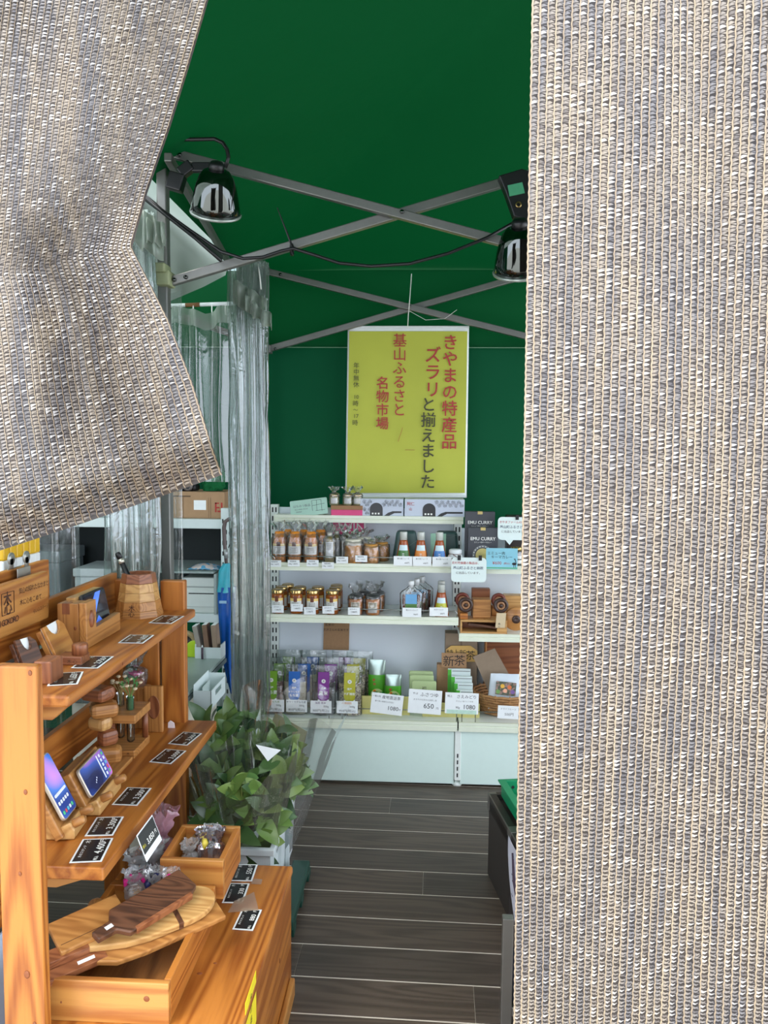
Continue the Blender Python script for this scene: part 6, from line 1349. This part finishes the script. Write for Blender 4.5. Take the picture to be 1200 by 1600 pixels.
def bundle(base, tip, n, spread, label, sleeve, region):
    t = thing('branch_bundle', label, 'leafy branches', base, group='wrapped branches in the white bin'); base = Vector(base); tip = Vector(tip)-base
    for k in range(5):
        e = tip+Vector((R2.uniform(-1, 1), R2.uniform(-1, 1), R2.uniform(-.4, .3)))*spread*.7
        B().tube([(0, 0, 0), tip*.4+(e-tip)*.3, e], [.004, .003, .0015], 6).obj('stem', plain('stem_olive', (116, 122, 50), .6), t, True)
    for k in range(n):
        c_, rad = region; th = R2.uniform(0, 2*pi); ph_ = R2.uniform(-.9, 1.0); q_ = sqrt(max(0, 1-ph_*ph_)); o_ = Vector((q_*cos(th), -abs(q_*sin(th))*(1 if R2.random() < .8 else -1), ph_))
        rr_ = R2.uniform(.62, 1.0); p = Vector(c_)+Vector((o_.x*rad[0]*rr_, o_.y*rad[1]*rr_, o_.z*rad[2]*rr_))-base
        d_ = (Vector((o_.x*.8, -.25, .35+.4*o_.z))+Vector((R2.uniform(-.9, .9), R2.uniform(-.6, .3), R2.uniform(-.8, .8)))).normalized()
        o = bpy.data.objects.new('leaf', LM[R2.choice((0, 0, 1, 1, 2, 3, 4))]); COL.objects.link(o); o.parent = t
        nn = (o_*.9+Vector((R2.uniform(-.35, .35), -.55, .55))).normalized(); F_ = FR(p-d_*.04, d_, nn); o.matrix_local = F_ @ Matrix.Scale(R2.uniform(.85, 1.3), 4)
    if sleeve:
        r0, r1, lean = sleeve; u = tip.normalized(); s_ = u.cross(Vector((0, 1, 0))).normalized(); s2 = s_.cross(u); L = tip.length
        def fn(a_, v):
            an = 2*pi*a_; r = (r0+(r1-r0)*v**.8)*(1+.10*noise.noise(Vector((cos(an)*2.5, sin(an)*2.5, v*3+L*9)))+.04*sin(9*an)*v)
            zz_ = L*(-.05+(1.30+.10*sin(2*an+L*20)+.06*sin(5*an))*v)
            return u*zz_+s_*(r*cos(an))+s2*(r*sin(an)*.85)
        B().grid(fn, 64, 14, True).obj('cellophane_sleeve', SLEEVE, t, True)
    return t
SLEEVE = film('sleeve_film', veil=.012, gloss=.55, rough=.05, bump=.35, bscale=18)
bundle((-.64, 2.58, .03), (-.70, 2.57, .46), 110, .10, 'leafy green branches in cellophane at the left of the white bin', (.07, .17, 0), ((-.70, 2.61, .37), (.11, .11, .15)))
bundle((-.58, 2.48, .03), (-.56, 2.40, .42), 120, .10, 'leafy green branches in cellophane at the front middle of the white bin', (.07, .16, 0), ((-.575, 2.42, .31), (.12, .12, .14)))
bundle((-.56, 2.66, .03), (-.47, 2.68, .50), 100, .10, 'leafy green branches with a white slip at the right of the white bin', (.07, .19, 0), ((-.51, 2.66, .37), (.10, .14, .15)))
bundle((-.66, 2.68, .03), (-.67, 2.72, .52), 90, .11, 'darker leafy branches at the back of the white bin', None, ((-.66, 2.68, .45), (.15, .12, .12)))
t = thing('paper_slip', 'folded white paper slip tucked among the wrapped branches', 'paper', PY(418, 1174, 2.50)); B().slab([(-.04, 0, .022), (.045, .004, .004), (.002, -.006, -.032)], (0, .001, 0)).obj('paper', PAPER, t)
o = B().slab([PY(x, y, 2.90) for x, y in ((416, 1150), (430, 1114), (480, 1143), (470, 1188), (440, 1186))], (0, .002, 0)).obj('tissue_sheet', film('beige_tissue', tint=(232, 226, 204), veil=.45, gloss=.2, rough=.3, veilcol=(206, 202, 174)), None); tag(o, 'translucent beige wrapping sheet standing up behind the branches', 'wrapping')
q = PZ(480, 1345, .09)
gs = thing('plastic_pallet', 'dark green plastic pallet on the floor beside the white bin', 'pallet', (-.44, 2.42, 0)); PG = plain('pallet_green', (18, 62, 50), .4)
B().box(.0, .062, -.18, .18, .03, .062).obj('deck', PG, gs, bevel=.006)
for y in (-.14, .015, .17): B().box(.0, .062, y-.025, y+.025, 0, .03).obj('runner', PG, gs, bevel=.003)
for y in (-.07, .09): B().box(.052, .0608, y-.02, y+.02, .042, .052).obj('grip_slot', SLOT, gs)
# ================================================================== RIGHT STAND WITH GREEN CRATE
st = thing('display_stand', 'low dark display stand with aluminium edges at the right of the aisle', 'stand', (.253, 2.66, 0), radians(9.5)); ESP = plain('espresso_board', (52, 47, 44), .45, var=.05, scale=12)
ALE = plain('aluminium_edge', (150, 148, 142), .3, .8, var=.03)
B().box(0, .012, -.27, 0, .0, .279).obj('side_board', ESP, st, bevel=.001); B().box(.012, .50, -.012, 0, 0, .279).obj('back_board', ESP, st, bevel=.001)
B().box(.0, .50, -1.12, 0, .24, .279).obj('shelf_board', ESP, st)
B().box(-.003, .022, -1.12, .004, .279, .299).obj('edge_bar', plain('dark_edge', (70, 66, 62), .35, .5), st, bevel=.001); B().box(.022, .50, -.018, .004, .279, .299).obj('edge_bar', plain('dark_edge', (70, 66, 62), .35, .5), st, bevel=.001)
B().box(-.0036, -.001, -1.12, .004, .294, .2995).obj('edge_line', ALE, st); B().box(-.004, .024, -.012, .0045, .24, .3005).obj('corner_cap', ALE, st, bevel=.001); B().box(-.0045, .026, -.29, -.25, .273, .3005).obj('joint_plate', ALE, st, bevel=.001)
B().box(.03, .06, -1.10, -1.07, 0, .24).obj('leg', ALE, st, bevel=.002); B().box(.46, .49, -1.10, -1.07, 0, .24).obj('leg', ALE, st, bevel=.002); B().box(.46, .49, -.05, -.02, 0, .24).obj('leg', ALE, st, bevel=.002)
cr = thing('plastic_crate', 'bright green plastic crate on the dark stand at the right', 'crate', (.253, 2.66, .3005), radians(9.5)); CG = plain('crate_green', (18, 140, 92), .35, var=.03)
B().box(.035, .40, -.31, -.03, 0, .006).obj('bottom', CG, cr, bevel=.001); B().box(.035, .041, -.31, -.03, .006, .05).obj('side_wall', CG, cr, bevel=.001); B().box(.394, .40, -.31, -.03, .006, .05).obj('side_wall', CG, cr, bevel=.001)
B().box(.041, .394, -.31, -.304, .006, .05).obj('side_wall', CG, cr, bevel=.001); bw_ = B().box(.041, .394, -.036, -.03, .006, .05).obj('side_wall', CG, cr, bevel=.001)
for k in range(7): B().lathe([(0, 0), (.006, 0)], 12, T(.075+k*.028, -.0364, .032) @ FACE, cap=False).obj('hole', SLOT, cr)
for a in ((.025, .05, -.32, -.02), (.05, .41, -.32, -.30), (.05, .41, -.038, -.02)): B().box(*a, .05, .056).obj('rim', CG, cr, bevel=.001)
B().box(.06, .13, -.335, -.315, .02, .05).obj('latch', CG, cr, bevel=.003)
t = thing('price_slip', 'white paper slip with a number lying in the green crate', 'paper', (.365, 2.52, .3075), .3); B().box(-.035, .035, -.03, .03, 0, .0015).obj('paper', PAPER, t); lettering([('20', 0, 0, .03)], T(0, 0, .002), INK, t, 0)
# hanging printed cloth on the side of the stand
def fn(u, v):
    y = -.275-.60*u; z = .285-(.285-.03)*v; return (-.008-.004*sin(u*9)-.010*v*(1+.3*sin(u*7)), y-.16*v*v*(1-u), z)
pc3 = thing('printed_cloth', 'white cloth with ink branch and red characters hanging from the dark stand', 'cloth', (.253, 2.66, 0), radians(9.5))
B().grid(fn, 18, 12).obj('cloth', cloth('cloth_white', (222, 222, 236), .15), pc3, True)
PL = plain('plum_ink', (70, 56, 72), .7, var=0); DOT = plain('dot_ink', (120, 122, 140), .7, var=0)
def on(u, v, e=.0025): p = fn(u, v); return Vector((p[0]-e, p[1], p[2]))
for path, w0 in ((((.12, .08), (.16, .35), (.22, .62), (.34, .85), (.5, .97)), .006), (((.30, .98), (.26, .75), (.36, .55), (.55, .40), (.8, .33)), .009), (((.45, .62), (.62, .70), (.85, .66)), .007)):
    B().tube([on(*q) for q in path], [w0*(.5+.5*(k % 2)) for k in range(len(path))], 5).obj('branch_print', PL, pc3)
b = B()
for k in range(110):
    u, v = R2.uniform(.04, .97), R2.uniform(.08, .97); p = on(u, v, .002); b.box(p.x-.0004, p.x, p.y-.003, p.y+.003, p.z-.0022, p.z+.0022)
b.obj('dot_print', DOT, pc3, kind='stuff')
MC = FR((0, 0, 0), (0, -1, 0), (-1, 0, 0))
for s, u, v, sz in (('基', .26, .14, .045), ('山', .28, .30, .045), ('の', .46, .22, .04), ('味', .46, .36, .04)):
    p = on(u, v, .004); lettering([(s, 0, 0, sz)], T(*p) @ MC, plain('cloth_red', (206, 60, 72), .6, var=0), pc3, 0)

mt = thing('metal_frame', 'pale metal frame with a navy panel standing before the dark stand at the right', 'frame', (PZ(791, 1600, 0).x, 1.93, 0))
B().box(-.016, .012, -.012, .012, 0, PY(790, 1432, 1.93).z).obj('leg', ALE, mt, bevel=.002); B().box(.50, .528, -.012, .012, 0, .26).obj('leg', ALE, mt, bevel=.002)
B().box(.012, .50, -.010, .010, .03, .055).obj('cross_bar', ALE, mt, bevel=.002); B().box(.014, .50, .012, .020, .02, .20).obj('navy_panel', plain('navy_panel', (36, 46, 62), .6), mt)
